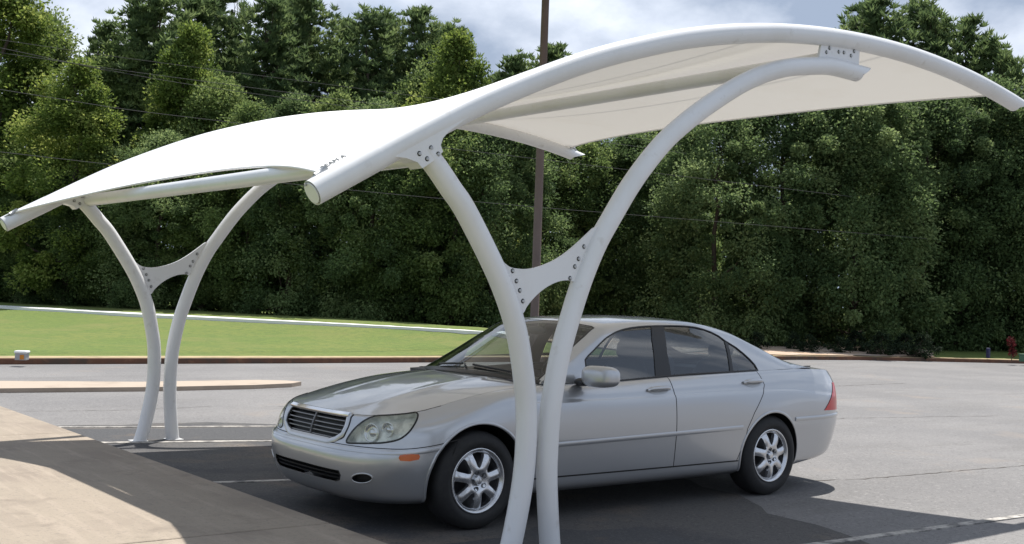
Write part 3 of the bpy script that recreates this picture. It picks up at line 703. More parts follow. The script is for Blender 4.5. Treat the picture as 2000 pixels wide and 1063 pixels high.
# order = priority: holes and lamps first
order = ['arch_front', 'arch_rear', 'headlight', 'marker', 'foglight', 'grille', 'intake', 'taillight', 'front_bumper', 'rear_bumper', 'door_a', 'door_b']
part = cut(WS, {k: R_[k] for k in order})
bodyP = [piece(WS, part['body'])]
for nm, key in (('front_bumper', 'front_bumper'), ('rear_bumper', 'rear_bumper')): emit('bumper', [piece(WS, part[key])], M['paint'], car)
doors = {}
for key in ('door_a', 'door_b'):
    for sg in (1, -1): doors[key, sg] = emit('door', [piece(WS, part[key])], M['paint'], car, sg)
# lamps: clear lens over a silvered bowl with two round reflectors
def P_off(surf, uv, d): return surf.F(uv)+surf.nrm(uv)*d
for sg in (1, -1):
    pc = piece(WS, part['headlight'])
    lamp = emit('headlight', [pc], M['lens'], car, sg, 0.003)
    emit('reflector', [pc], M['reflector'], lamp, sg, -0.045)
    ring = WS.invs(hl, PX, lambda P: P[:, 0] < 1.0)
    b = MB(); P = P_off(WS, ring, 0.002); Q = P_off(WS, ring, -0.05); n = len(ring)
    b.add([(p[0], -sg*p[1], p[2]) for p in np.concatenate([P, Q])], [(i, (i+1) % n, (i+1) % n+n, i+n) for i in range(n)]); b.build('housing', M['reflector'], lamp)
    for (px, py, r) in ((722, 842, 0.062), (757, 834, 0.050)):
        uv = WS.inv((px, py), PX, None, lambda P: P[:, 0] < 1.0); c = P_off(WS, uv[None], -0.038)[0]; nn = Vector((-0.93, 0.30*-sg if False else -0.32*sg*1.0, 0.05)).normalized()
        c = Vector((c[0], -sg*c[1], c[2])); X = nn.orthogonal().normalized(); Y = nn.cross(X); b = MB(); vs = []; fs = []; prof = [(r, 0.012), (r*0.93, 0.016), (r*0.86, 0.006), (r*0.55, -0.012), (r*0.40, 0.004), (r*0.22, 0.014), (0.001, 0.017)]
        for (q, h) in prof:
            for k in range(28): a = 2*math.pi*k/28; vs.append(c+(X*math.cos(a)+Y*math.sin(a))*q+nn*h)
        for i in range(len(prof)-1):
            for k in range(28): fs.append((i*28+k, i*28+(k+1) % 28, (i+1)*28+(k+1) % 28, (i+1)*28+k))
        b.add(vs, fs); b.build('lamp_bowl', M['alloy'], lamp)
    emit('side_marker', [piece(WS, part['marker'])], M['amber'], car, sg, 0.006)
    t = emit('taillight', [piece(WS, part['taillight'])], M['red_lens'], car, sg, 0.004)
    f = emit('fog_light', [piece(WS, part['foglight'])], M['black'], car, sg, -0.035)
ribbon_obj('lamp_seal', WS, np.concatenate([R_['headlight']]), 0.012, 0.003, M['black'], car, True)
ribbon_obj('fog_ring', WS, R_['foglight'], 0.010, 0.004, M['paint'], car, True)
def wall_in(ring, d, mat, name, parent):
    n = len(ring)
    for sg in (1, -1):
        b = MB(); P = P_off(WS, ring, 0.0); Q = P_off(WS, ring, -d)
        b.add([(p[0], -sg*p[1], p[2]) for p in np.concatenate([P, Q])], [(i, (i+1) % n, (i+1) % n+n, i+n) for i in range(n)]); b.build(name, mat, parent)
wall_in(R_['foglight'], 0.04, M['trim_black'], 'fog_bezel', car)
# lower intake
it = emit('intake', [piece(WS, part['intake'])], M['black'], car, True, -0.05)
bi = R_['intake'][:, 1]
for fz in (0.30, 0.62): ribbon_obj('intake_bar', WS, [(a, bi.min()+(bi.max()-bi.min())*fz) for a in np.linspace(0, lw[1][0]-0.01, 24)], 0.010, -0.012, M['trim_black'], it, False, True, -0.035)
ribbon_obj('intake_rim', WS, dense(R_['intake'][1:-1], 0.01, False), 0.008, 0.002, M['trim_black'], it)
# grille: black box, chrome frame with a heavy top bar, five slats and a centre bar
gr = emit('grille', [piece(WS, part['grille'])], M['black'], car, True, -0.035)
gp = R_['grille']
outer = dense(np.concatenate([gp[1:]]), 0.012, False)
ribbon_obj('grille_frame', WS, outer, 0.036, 0.010, M['paint'], gr)
ribbon_obj('grille_seam', WS, np.concatenate([outer*[1, 1]+[0.0, 0.0]]), 0.052, 0.0015, M['black'], gr)
gmax = lambda b: float(np.interp(b, g_uv[::-1, 1], g_uv[::-1, 0]))
b_top = BL-0.012
ribbon_obj('chrome_bar', WS, [(a, b_top-0.002) for a in np.linspace(0, gmax(b_top)-0.004, 30)], 0.040, 0.018, M['chrome'], gr)
for i in range(5):
    b_ = b_top-0.036-(b_top-0.036-g_bot-0.030)*(i+0.5)/5.0
    ribbon_obj('slat', WS, [(a, b_) for a in np.linspace(0, gmax(b_)-0.022, 24)], 0.0085, -0.006, M['slat'], gr, False, True, -0.03)
ribbon_obj('centre_bar', WS, [(0.0, b) for b in np.linspace(g_bot+0.018, b_top-0.012, 12)], 0.016, 0.002, M['slat'], gr, False, True, -0.02)
ribbon_obj('lower_bar', WS, [(a, g_bot+0.016) for a in np.linspace(0, g_uv[-1][0], 16)], 0.026, 0.006, M['paint'], gr)
# rub strip along doors, wings and bumpers
def strip_z(x): return float(np.interp(x, [1.27, 1.55, 3.6, 4.3], [0.540, 0.546, 0.590, 0.60]))
us = side_poly([(x, strip_z(x)) for x in np.linspace(1.275, 3.545, 40)]); ribbon_obj('moulding', WS, us, 0.034, 0.006, M['paint'], car)
us = [(a, kb(4.25)) for a in np.linspace(rb[0]+0.01, AL, 50)]; ribbon_obj('moulding', WS, us, 0.034, 0.008, M['paint'], car)
us = [(a, kb(4.42)) for a in np.linspace(0, fa[0]-0.05, 60)]; ribbon_obj('moulding', WS, us, 0.030, 0.006, M['paint'], car)
# seams between panels
for q, cl in ((R_['door_a'], True), (R_['door_b'], True)): ribbon_obj('door_seam', WS, dense(q, 0.02)[:], 0.007, 0.0012, M['black'], car, True)
for q in (R_['front_bumper'][1:],): ribbon_obj('bumper_seam', WS, dense(q, 0.02, False), 0.006, 0.0010, M['black'], car)
ribbon_obj('sill_seam', WS, side_poly([(x, .312) for x in np.linspace(1.30, 3.54, 30)]), 0.010, 0.0012, M['black'], car)
for key in ('arch_front', 'arch_rear'):
    ribbon_obj('arch_lip', WS, dense(R_[key][:-2], 0.012, False), 0.020, 0.007, M['paint'], car)
    ring = R_[key][:-2]; P = P_off(WS, ring, 0.0)
    for sg in (1, -1):
        b = MB(); n = len(P); Q = P.copy(); Q[:, 1] = 0.50
        b.add([(p[0], -sg*p[1], p[2]) for p in np.concatenate([P, Q])], [(i, i+1, i+1+n, i+n) for i in range(n-1)]); b.add([(p[0], -sg*0.50, p[2]) for p in Q], [tuple(range(n))])
        b.build('wheel_well', M['black'], car, False)
# door handles in their bowls
for key, px0, px1 in (('door_a', (1266, 764.5), (1306, 761)), ('door_b', (1453, 750), (1486, 747))):
    for sg in (1, -1):
        a, c = WS.invs([px0, px1], PX, lambda P: (P[:, 0] > 1.5) & (P[:, 0] < 4.4)); mid = (a+c)/2; la = abs(c[0]-a[0])/2
        a_ = np.linspace(0, 2*math.pi, 24, endpoint=False); bowl = np.stack([mid[0]+la*0.95*np.cos(a_), mid[1]+0.034*np.sin(a_)], 1)
        P = P_off(WS, bowl, 0.0015); cpt = P_off(WS, mid[None], 0.0008)[0]; b = MB(); n = 24
        b.add([(p[0], -sg*p[1], p[2]) for p in list(P)+[cpt]], [(i, (i+1) % n, n) if sg == -1 else ((i+1) % n, i, n) for i in range(n)]); hb = b.build('handle_bowl', M['paint_low'], doors[key, sg])
        b = MB(); q = np.linspace(-1, 1, 14); uv = np.stack([mid[0]+la*1.02*q, mid[1]+0.006+0.0*q], 1); ctr = WS.F(uv)+WS.nrm(uv)*(0.006+0.028*np.sqrt(np.clip(1-q**4, 0, 1)))[:, None]
        b.tube([(p[0], -sg*p[1], p[2]) for p in ctr], [0.013+0.004*math.sqrt(max(0, 1-x*x)) for x in q], 12); b.build('handle', M['paint'], doors[key, sg])

# ---- hood, boot lid and cowl as height fields that meet the flank's top edge
def top_edge(n=400):
    P = wrap_raw(np.linspace(0, 3, n), 8.0); return P
TE = top_edge(900)
Z_HOOD = [(.13, .753), (.25, .790), (.40, .836), (.55, .873), (.70, .907), (.85, .937), (1.0, .962), (1.15, .981), (1.30, .996), (1.50, 1.010)]
Z_BOOT = [(4.40, 1.085), (4.55, 1.079), (4.66, 1.071), (4.85, 1.058), (5.0, 1.044), (5.12, 1.022), (5.20, .986)]
HOOD_P = poly_of(Z_HOOD, 4)
_hf = TE[TE[:, 0] <= 2.0]; _hr = TE[TE[:, 0] >= 4.0][::-1]
def y8(x): return np.where(x < 2.5, np.interp(x, _hf[:, 0], _hf[:, 1]), np.interp(x, _hr[::-1][:, 0][np.argsort(_hr[::-1][:, 0])], _hr[::-1][:, 1][np.argsort(_hr[::-1][:, 0])]))
def z8(x): return np.interp(x, TE[:, 0], TE[:, 2])
def x_front(y): return np.interp(y, _hf[:, 1], _hf[:, 0])
def x_rear(y): return np.interp(y, _hr[:, 1], _hr[:, 0])
YH = float(_hf[:, 1].max())-1e-4
def hood_f(uv):
    uv = np.asarray(uv, float); a, w = uv[..., 0], uv[..., 1]
    xc = 1.30+0.20*w**2; yc = 0.775*w                      # cowl end follows the foot of the windscreen
    # the outline of the front end at the same share of the width
    i = np.clip(w, 0, 1); cutw = 0.985
    y0 = i*float(np.interp(0.62, _hf[:, 0], _hf[:, 1])); xf = np.where(w < 1, x_front(y0), 0.62)
    x = xf+(xc-xf)*a; y = y0+(yc-y0)*a
    yb = np.maximum(y8(x), 1e-3); zc = HOOD_P(x); ze = z8(x); r = np.clip(np.abs(y)/yb, 0, 1)
    z = zc-(zc-ze)*r**2.4
    # raised centre field as on the real hood: two soft creases
    z = z+0.006*np.exp(-((y-0.34)/0.05)**2)*sm(0.3, 0.6, x)*0.6
    # settle exactly on the leading edge
    return np.stack([x, y, z], -1)
HS = Surf(hood_f, (0, 0), (1, 1), (0.022, 0.03), (0, 0, 1))
hood_part = cut(HS, {})
pcs = [piece(HS, hood_part['body'])]
emit('hood', pcs, M['paint'], car)
# strip of wing between the hood edge and the flank's top edge
def strip_f(uv):
    uv = np.asarray(uv, float); a, w = uv[..., 0], uv[..., 1]; H = hood_f(np.stack([np.clip(a, 0, 1), np.ones_like(a)], -1)); x = H[..., 0]
    E_ = np.stack([x, y8(x), z8(x)], -1); P = H+(E_-H)*w[..., None]
    yb = np.maximum(y8(x), 1e-3); zc = HOOD_P(x); ze = z8(x); P[..., 2] = zc-(zc-ze)*np.clip(np.abs(P[..., 1])/yb, 0, 1)**2.4
    return P
TS = Surf(strip_f, (0, 0), (1, 1), (0.022, 0.25), (0, 0.3, 1))
bodyP.append(piece(TS, cut(TS, {})['body']))
ribbon_obj('hood_seam', HS, [(a, 1.0) for a in np.linspace(0.0, 1, 50)], 0.0035, 0.0006, M['slat'], car)
ribbon_obj('hood_seam', HS, [(0.004, w) for w in np.linspace(0, 1, 50)], 0.007, 0.001, M['black'], car)
def boot_f(uv):
    uv = np.asarray(uv, float); a, w = uv[..., 0], uv[..., 1]
    yr0 = w*float(np.interp(4.85, np.sort(_hr[:, 0]), _hr[np.argsort(_hr[:, 0]), 1])); xr = np.where(w < 1, x_rear(yr0), 4.85)
    xs = 4.60-0.02*(1-w**2)+0.0*w; ys = w*0.76
    x = xs+(xr-xs)*a; y = ys+(yr0-ys)*a
    yb = np.maximum(y8(x), 1e-3); zc = smooth_pl(Z_BOOT, x, 0.03); ze = z8(x)
    return np.stack([x, y, zc-(zc-ze)*np.clip(y/yb, 0, 1)**3.0], -1)
BS = Surf(boot_f, (0, 0), (1, 1), (0.04, 0.035), (0, 0, 1))
boot = emit('boot_lid', [piece(BS, cut(BS, {})['body'])], M['paint'], car)
def strip2_f(uv):
    uv = np.asarray(uv, float); a, w = uv[..., 0], uv[..., 1]; H = boot_f(np.stack([np.clip(a, 0, 1), np.ones_like(a)], -1)); x = H[..., 0]
    y = H[..., 1]+(y8(x)-H[..., 1])*w; yb = np.maximum(y8(x), 1e-3); zc = smooth_pl(Z_BOOT, x, 0.03); ze = z8(x)
    return np.stack([x, y, zc-(zc-ze)*np.clip(y/yb, 0, 1)**3.0], -1)
T2 = Surf(strip2_f, (0, 0), (1, 1), (0.06, 0.25), (0, 0.3, 1)); bodyP.append(piece(T2, cut(T2, {})['body']))
ribbon_obj('boot_seam', BS, [(a, 1.0) for a in np.linspace(0, 1, 24)], 0.006, 0.001, M['black'], car)

# ---- cabin: glass areas cut out of one skin
def cpx(pts, m=lambda P: P[:, 1] > 0.3): return CS.invs(pts, PX, m)
fw_ = [(1195, 746), (1281, 738.5), (1279, 715), (1273.5, 665), (1271.5, 638), (1253, 638), (1235, 640), (1218, 643.5), (1204, 648.5), (1190, 656.5), (1177, 667), (1164, 680), (1149.5, 694.5), (1143, 703), (1143, 748)]
rw_ = [(1311, 735), (1426, 727.5), (1424, 712), (1414.5, 665.5), (1403, 656.5), (1389, 649.5), (1374, 644), (1358.6, 640), (1340, 637.8), (1320, 637), (1297, 637), (1298, 650), (1303, 690)]
qw_ = [(1432.5, 727), (1479.5, 723), (1474, 713), (1464, 702), (1452, 691), (1437, 679), (1421.5, 668.5), (1426, 690)]
bp_ = [(1281, 738.5), (1311, 735), (1303, 690), (1298, 650), (1297, 637), (1271.5, 638), (1273.5, 665), (1279, 715)]
qp_ = [(1426, 727.5), (1432.5, 727), (1426, 690), (1421.5, 668.5), (1414.5, 665.5), (1424, 712)]
C_ = {'window_a': cpx(fw_), 'window_b': cpx(rw_), 'window_c': cpx(qw_), 'pillar': cpx(bp_), 'divider': cpx(qp_)}
for k in C_: C_[k][:, 1] = np.clip(C_[k][:, 1], 0.015, 0.93)
C_['windscreen'] = np.array([[0.10, 1.06], [0.6, 1.072], [1.4, 1.085], [2.2, 1.09], [2.80, 1.10], [2.90, 1.16], [2.93, 1.5], [2.94, 2.0], [0.10, 2.0]])
C_['rear_window'] = np.array([[7.05, 2.0], [7.08, 1.25], [7.2, 1.13], [8.0, 1.11], [8.8, 1.11], [9.2, 1.14], [9.26, 2.0]])
cp = cut(CS, C_)
bodyP.append(piece(CS, cp['body']))
body = emit('body', bodyP, M['paint'], car)
emit('liner', [piece(CS, cp['body'])], M['liner'], car, True, -0.025, True)
emit('windscreen', [piece(CS, cp['windscreen'])], M['screen_glass'], car, True, 0.001)
emit('rear_window', [piece(CS, cp['rear_window'])], M['side_glass'], car, True, 0.001)
for sg in (1, -1):
    for k in ('window_a', 'window_b', 'window_c'):
        par = doors['door_a', sg] if k == 'window_a' else doors['door_b', sg]
        emit('window', [piece(CS, cp[k])], M['side_glass'], par, sg, -0.004)
    emit('pillar_cover', [piece(CS, cp['pillar'])], M['trim_black'], car, sg, 0.001)
    emit('window_divider', [piece(CS, cp['divider'])], M['trim_black'], car, sg, 0.001)
sil = lambda q, a, b: dense(q[a:b], 0.05, False)
frame_poly = cpx([(1143, 748), (1143, 703), (1149.5, 694.5), (1164, 680), (1177, 667), (1190, 656.5), (1204, 648.5), (1218, 643.5), (1235, 640), (1253, 638), (1272, 637), (1297, 636.5), (1320, 636.5), (1340, 637.3), (1358.6, 639.5), (1374, 643.5), (1389, 649), (1403, 656), (1416.5, 666), (1437, 678.5), (1452, 690.5), (1464, 701.5), (1474, 712.5), (1480, 723), (1430, 727), (1311, 735), (1281, 738.5), (1195, 746)])
frame_poly[:, 1] = np.clip(frame_poly[:, 1], 0.013, 0.94)
ribbon_obj('window_seal', CS, dense(frame_poly, 0.06), 0.012, 0.004, M['trim_black'], car, True)
w_ = C_['windscreen']
ribbon_obj('screen_seal', CS, np.concatenate([dense(w_[:8], 0.05, False)]), 0.014, 0.002, M['trim_black'], car)
ribbon_obj('screen_seal', CS, [(0.07, v) for v in np.linspace(1.03, 2.0, 50)], 0.05, 0.004, M['trim_black'], car)
rw2 = C_['rear_window']; ribbon_obj('screen_seal', CS, dense(rw2[:7], 0.05, False), 0.016, 0.002, M['trim_black'], car)
# wipers parked at the foot of the screen
for v0, v1 in ((1.30, 1.86), (1.93, 1.99)):
    pts = [CS.F(np.array([[0.22+0.10*t, v0+(v1-v0)*t]]))[0]+np.array([0, 0, 0.018]) for t in np.linspace(0, 1, 12)]
    b = MB(); b.tube([(p[0], -p[1], p[2]) for p in pts], 0.008, 8); b.build('wiper', M['trim_black'], car)
# far-side wiper
pts = [CS.F(np.array([[0.20+0.12*t, 1.55+0.42*t]]))[0]*np.array([1, -1, 1])+np.array([0, 0, 0.018]) for t in np.linspace(0, 1, 12)]
b = MB(); b.tube([(p[0], -p[1], p[2]) for p in pts], 0.008, 8); b.build('wiper', M['trim_black'], car)
# door mirrors
def superell(c, r, e=2.6, n=28, m=16, shear=0.0):
    v = []; f = []; g = lambda t, q: math.copysign(abs(t)**(2/q), t)
    for j in range(m+1):
        ph = -math.pi/2+math.pi*j/m
        for i in range(n):
            th = 2*math.pi*i/n; x = r[0]*g(math.cos(ph), e)*g(math.cos(th), e); y = r[1]*g(math.cos(ph), e)*g(math.sin(th), e); z = r[2]*g(math.sin(ph), e)
            v.append((c[0]+x+shear*z, c[1]+y, c[2]+z))
    for j in range(m):
        for i in range(n): f.append((j*n+i, j*n+(i+1) % n, (j+1)*n+(i+1) % n, (j+1)*n+i))
    return v, f
for sg in (1,):          # the photo shows no mirror beyond the far pillar
    b = MB(); v, f = superell((1.815, -sg*1.030, 1.035), (0.078, 0.138, 0.079), 3.1, 32, 20)
    # the outer front corner is swept back
    v = [(x+0.045*max(0, (abs(y)-0.95)/0.2)**2-0.03*(1 if x < 1.815 else 0)*0, y, z) for x, y, z in v]
    b.add(v, f); mi = b.build('mirror', M['paint'], car)
    b = MB(); v, f = superell((1.80, -sg*0.885, 0.985), (0.055, 0.07, 0.030), 2.3, 20, 12); b.add(v, f); b.build('mirror_foot', M['trim_black'], mi)
    b = MB(); v, f = superell((1.905, -sg*1.03, 1.035), (0.006, 0.115, 0.060), 3.0, 24, 12); b.add(v, f); b.build('mirror_glass', M['chrome'], mi)
# underside and cabin fittings
def cbox(lo, hi, bev, mat, name, par=None):
    b = MB(); b.box(lo, hi, bev); return b.build(name, mat, par or car, True, 40)
cbox((0.50, -0.74, 0.21), (4.15, 0.74, 0.34), 0.02, M['black'], 'underbody'); cbox((4.16, -0.70, 0.33), (4.95, 0.70, 0.45), 0.02, M['black'], 'underbody')
cbox((1.35, -0.80, 0.30), (4.3, 0.80, 0.40), 0.02, M['leather'], 'cabin_floor')
b = MB(); 
dash = [(1.36, .985), (1.55, .995), (1.75, .99), (1.88, .965), (1.95, .90), (1.93, .78), (1.95, .55), (1.40, .55)]
b.add([(x, -0.72, z) for x, z in dash]+[(x, 0.72, z) for x, z in dash], [tuple(range(8)), tuple(range(8, 16))[::-1]]+[(i, i+8, (i+1) % 8+8, (i+1) % 8) for i in range(8)]); b.build('dashboard', M['leather'], car, False)
for sg in (1, -1): cbox((1.5, -sg*0.775-0.02, 0.4), (3.85, -sg*0.775+0.02, 0.955), 0.015, M['leather'], 'door_lining')
cbox((3.95, -0.70, 0.4), (4.05, 0.70, 0.98), 0.02, M['leather'], 'rear_bulkhead'); cbox((3.95, -0.70, 0.98), (4.5, 0.70, 1.01), 0.01, M['leather'], 'parcel_shelf')
def seat(x, y, name='seat', w=0.26):
    b = MB(); v, f = superell((x, y, 0.50), (0.27, w, 0.09), 3.2, 28, 14); b.add(v, f); s_ = b.build(name, M['leather'], car)
    b = MB(); v, f = superell((x+0.33, y, 0.80), (0.075, w, 0.33), 3.2, 28, 18, 0.28); b.add(v, f); b.build('backrest', M['leather'], s_)
    b = MB(); v, f = superell((x+0.44, y, 1.20), (0.05, 0.13, 0.085), 2.8, 24, 14, 0.2); b.add(v, f); b.build('headrest', M['leather'], s_)
    for d in (-.05, .05):
        b = MB(); b.tube([(x+0.42, y+d, 1.05), (x+0.44, y+d, 1.17)], 0.007, 8); b.build('headrest_post', M['chrome'], s_)
seat(2.32, -0.37); seat(2.32, 0.37); seat(3.42, -0.38); seat(3.42, 0.38)
# steering wheel (the camera side is the driver's side)
b = MB(); c = Vector((2.03, -0.37, 0.93)); ax = Vector((0.92, 0, 0.38)).normalized(); X = Vector((0, 1, 0)); Y = ax.cross(X)
pts = [c+(X*math.cos(a)+Y*math.sin(a))*0.185 for a in np.linspace(0, 2*math.pi, 49)]; b.tube(pts, 0.014, 10, False); b.tube([c-X*0.18, c+X*0.18], 0.014, 8); b.tube([c, c-ax*0.25], 0.03, 10); b.build('steering_wheel', M['trim_black'], car)
b = MB(); v, f = superell((2.08, 0.0, 1.325), (0.02, 0.12, 0.033), 2.6, 20, 10); b.add(v, f); b.build('inside_mirror', M['trim_black'], car)
for sg in (1, -1):
    b = MB(); b.tube([(4.9, -sg*0.35, 0.26), (5.12, -sg*0.35, 0.25)], 0.035, 16); b.build('exhaust', M['slat'], car)

# ---- wheels
def wheel(x, sg, z=0.335):
    w = empty('wheel', (x, -sg*0.905, z)); w.parent = car
    k = sg      # outward = -y for the camera side
    b = MB(); o = lambda r, h: (r, k*h)
    b.lathe([o(.212, .020), o(.222, .012), o(.240, -.006), o(.268, -.014), (.297, k*.0-0.0), o(.318, .012), o(.329, .030), o(.3345, .055), o(.335, .11), o(.3345, .165), o(.325, .205), o(.29, .225), o(.215, .215)], (0, 0, 0), 'y', 72)
    ty = b.build('tyre', M['rubber'], w, True, 60)
    b = MB()
    for g in (0.085, 0.105, 0.125): b.lathe([(0.3352, k*(g-.004)), (0.3358, k*g), (0.3352, k*(g+.004))], (0, 0, 0), 'y', 72)
    # flange and barrel
    b = MB(); b.lathe([o(.192, .030), o(.200, .016), o(.210, .004), o(.218, .000), o(.224, .006), o(.222, .014), o(.212, .020), o(.205, .05), o(.198, .12), o(.205, .21)], (0, 0, 0), 'y', 72); rim = b.build('rim', M['alloy'], w)
    b = MB(); b.lathe([o(.20, .10), o(.10, .105), o(.0, .105)], (0, 0, 0), 'y', 40); b.build('brake_disc', M['alloy_dark'], w)
    # face with seven windows, cut by triangulation in the plane
    pitch = 2*math.pi/7; polys = [[(0.199*math.cos(a), 0.199*math.sin(a)) for a in np.linspace(0, 2*math.pi, 96, endpoint=False)]]
    for i in range(7):
        c0 = math.pi/2+i*pitch; pp = [(.088, 0), (.098, .13), (.118, .19), (.145, .235), (.170, .265), (.186, .265), (.1905, .20), (.1915, 0), (.1905, -.20), (.186, -.265), (.170, -.265), (.145, -.235), (.118, -.19), (.098, -.13)]
        polys.append([tuple(p) for p in roundpoly([(r*math.cos(c0+t), r*math.sin(c0+t)) for r, t in pp], 3)])
    vs = []; es = []
    for p in polys:
        b0 = len(vs); n = len(p); vs += [Vector(q) for q in p]; es += [(b0+i, b0+(i+1) % n) for i in range(n)]
    for r in np.arange(0.012, 0.195, 0.011):
        for a in np.linspace(0, 2*math.pi, max(8, int(r*2*math.pi/0.011)), endpoint=False): vs.append(Vector((r*math.cos(a), r*math.sin(a))))
    V, _, F_, *_ = geometry.delaunay_2d_cdt(vs, es, [], 0, 1e-6); V = np.array([tuple(q) for q in V]); F_ = np.array([f for f in F_ if len(f) == 3]); c = V[F_].mean(1)
    ok = inside(polys[0], c)
    for p in polys[1:]: ok &= ~inside(p, c)
    F_ = F_[ok]; ids, F_ = np.unique(F_, return_inverse=True); F_ = F_.reshape(-1, 3); V = V[ids]; r = np.linalg.norm(V, axis=1); th = np.arctan2(V[:, 1], V[:, 0])
    spoke = np.abs(((th-math.pi/2+pitch/2+math.pi*2) % pitch)/pitch-0.5)*2   # 0 at window centre.. 1 at spoke centre
    off = np.abs(((th-math.pi/2) % pitch)-pitch/2)*r                          # distance from the spoke's centre line
    dep = 0.018-0.026*np.sin(np.clip(r/0.2, 0, 1)*math.pi*0.9)+0.03*np.clip((r-.17)/.03, 0, 1)**2*0.4
    dep = dep+np.clip(off/0.028, 0, 1)**2*0.010*sm(.07, .11, r)+np.clip((.07-r)/.02, 0, 1)*0.006
    bm = bmesh.new(); bv = [bm.verts.new((p[0], k*d, p[1])) for p, d in zip(V, dep)]
    for t in F_: bm.faces.new([bv[i] for i in t])
    bmesh.ops.recalc_face_normals(bm, faces=bm.faces[:])
    ext = bmesh.ops.extrude_face_region(bm, geom=bm.faces[:]); bmesh.ops.translate(bm, vec=(0, k*0.03, 0), verts=[q for q in ext['geom'] if isinstance(q, bmesh.types.BMVert)])
    bmesh.ops.recalc_face_normals(bm, faces=bm.faces[:]); me = bpy.data.meshes.new('spokes'); bm.to_mesh(me); bm.free()
    sp = link('spokes', me, M['alloy'], w); me.set_sharp_from_angle(angle=math.radians(50))
    b = MB(); b.lathe([(.0, -k*.004), (.022, -k*.004), (.030, -k*.001), (.033, k*.006), (.034, k*.02)], (0, 0, 0), 'y', 36); cap = b.build('hub_cap', M['alloy'], w)
    b = MB()
    for i in range(3):
        a = math.pi/2+i*2*math.pi/3; q = [(0.024*math.cos(a), 0.024*math.sin(a)), (0.005*math.cos(a+1.047), 0.005*math.sin(a+1.047)), (0, 0), (0.005*math.cos(a-1.047), 0.005*math.sin(a-1.047))]
        b.add([(x_, -k*.0055, y_) for x_, y_ in q]+[(x_, -k*.001, y_) for x_, y_ in q], [(0, 1, 2, 3), (4, 7, 6, 5), (0, 4, 5, 1), (3, 7, 4, 0)])
    ring = [(0.0265*math.cos(a), -k*.004, 0.0265*math.sin(a)) for a in np.linspace(0, 2*math.pi, 37)]; b.tube(ring, 0.0018, 6, False); b.build('star_badge', M['chrome'], cap, False)
    for i in range(5):
        a = math.pi/2+i*2*math.pi/5+0.3; b = MB(); b.lathe([(.0, k*.022), (.013, k*.022), (.0135, -k*.0015), (.0165, -k*.002)], (0.056*math.cos(a), 0.0-k*0.002, 0.056*math.sin(a)), 'y', 14); b.build('lug_recess', M['alloy_dark'], w)
for x in (0.865, 3.935):
    for sg in (1, -1): wheel(x, sg)

# ------------------------------------------------------------------ lamp post, wires, small things by the kerb
def lamp_post():
    p = at_depth(1041, 700, 28); x, y = p[0], p[1]
    o = empty('lamp_post', (x, y, 0.12)); tag(o, 'tall plain brown lamp post rising from the lawn behind the silver sedan', 'lamp post')
    b = MB(); b.tube([(0, 0, 0), (0, 0, 4.5), (0.0, 0, 9.6)], [0.105, 0.098, 0.088], 20); b.build('pole', M['post_brown'], o)
    b = MB(); b.box((-0.17, -0.17, -0.04), (0.17, 0.17, 0.05), 0.01); b.build('base_plate', M['post_brown'], o, False)
    b = MB(); b.tube([(0, 0, 9.5), (-0.5, 0.3, 9.75)], 0.035, 10); b.build('arm', M['post_brown'], o)
    b = MB(); b.box((-1.05, 0.12, 9.68), (-0.45, 0.5, 9.83), 0.03); b.build('lamp_head', M['post_brown'], o, False)
lamp_post()
def wire(pts, r, label):
    P = np.array([at_depth(x, y, 24+x*0.0084) for x, y in pts]); d0 = P[0]-(P[1]-P[0])/np.linalg.norm(P[1]-P[0])*25; d1 = P[-1]+(P[-1]-P[-2])/np.linalg.norm(P[-1]-P[-2])*12
    Q = smooth_path([d0]+list(P)+[d1], 8)
    b = MB(); b.tube(Q, r, 6); o = b.build('power_line', M['wire'], None); tag(o, label, 'power line', 'overhead lines crossing in front of the trees')
wire([(0, 175), (226, 211), (467, 241), (1110, 318)], 0.007, 'fourth overhead line from the top, running behind the canopy')
wire([(0, 297), (203, 320), (680, 371), (1040, 404), (1250, 421)], 0.007, 'lowest overhead line, crossing below the canopy and behind the near columns')
wire([(30, 100), (143, 124), (376, 166), (700, 211)], 0.006, 'third overhead line from the top, in front of the trees at upper left')
wire([(0, 103), (263, 141), (700, 199)], 0.006, 'second overhead line from the top, in front of the trees at upper left')
wire([(0, 78), (226, 111), (700, 173)], 0.005, 'topmost thin overhead line in front of the trees at upper left')
def utility_box():
    p = at_depth(49, 697, 21.4); o = empty('valve_box', (p[0], p[1]+0.2, 0.12)); o.rotation_euler.z = -0.6; o.scale = (0.76, 0.76, 0.95)
    tag(o, 'small grey box with white lid and orange sticker on the lawn edge at far left', 'utility box')
    b = MB(); b.box((-0.13, -0.12, 0.0), (0.13, 0.12, 0.13), 0.01); b.build('housing', M['box_grey'], o, False)
    b = MB(); b.box((-0.15, -0.14, 0.13), (0.15, 0.14, 0.18), 0.02); b.build('lid', M['box_white'], o, False)
    b = MB(); b.box((-0.01, -0.125, 0.015), (0.09, -0.121, 0.105)); b.build('sticker', M['sticker'], o, False)
utility_box()
def small_right():
    p = at_depth(1930, 692, 38.5); b = MB(); b.box((-0.06, -0.05, 0), (0.06, 0.05, 0.33), 0.02); o = b.build('marker_post', M['blue_post'], None, False); o.location = (p[0], p[1], 0.15)
    tag(o, 'short dark blue marker post on the grass at the right edge', 'marker post')
    p = at_depth(2008, 696, 37.2); o = empty('utility_box', (p[0], p[1], 0.12)); tag(o, 'pale green utility box half out of frame on the right kerb', 'utility box')
    b = MB(); b.box((-0.2, -0.2, 0), (0.2, 0.2, 0.22), 0.02); b.build('cabinet', M['green_box'], o, False)
    b = MB(); b.box((-0.215, -0.215, 0.22), (0.215, 0.215, 0.25), 0.01); b.build('lid', M['green_box'], o, False)
small_right()

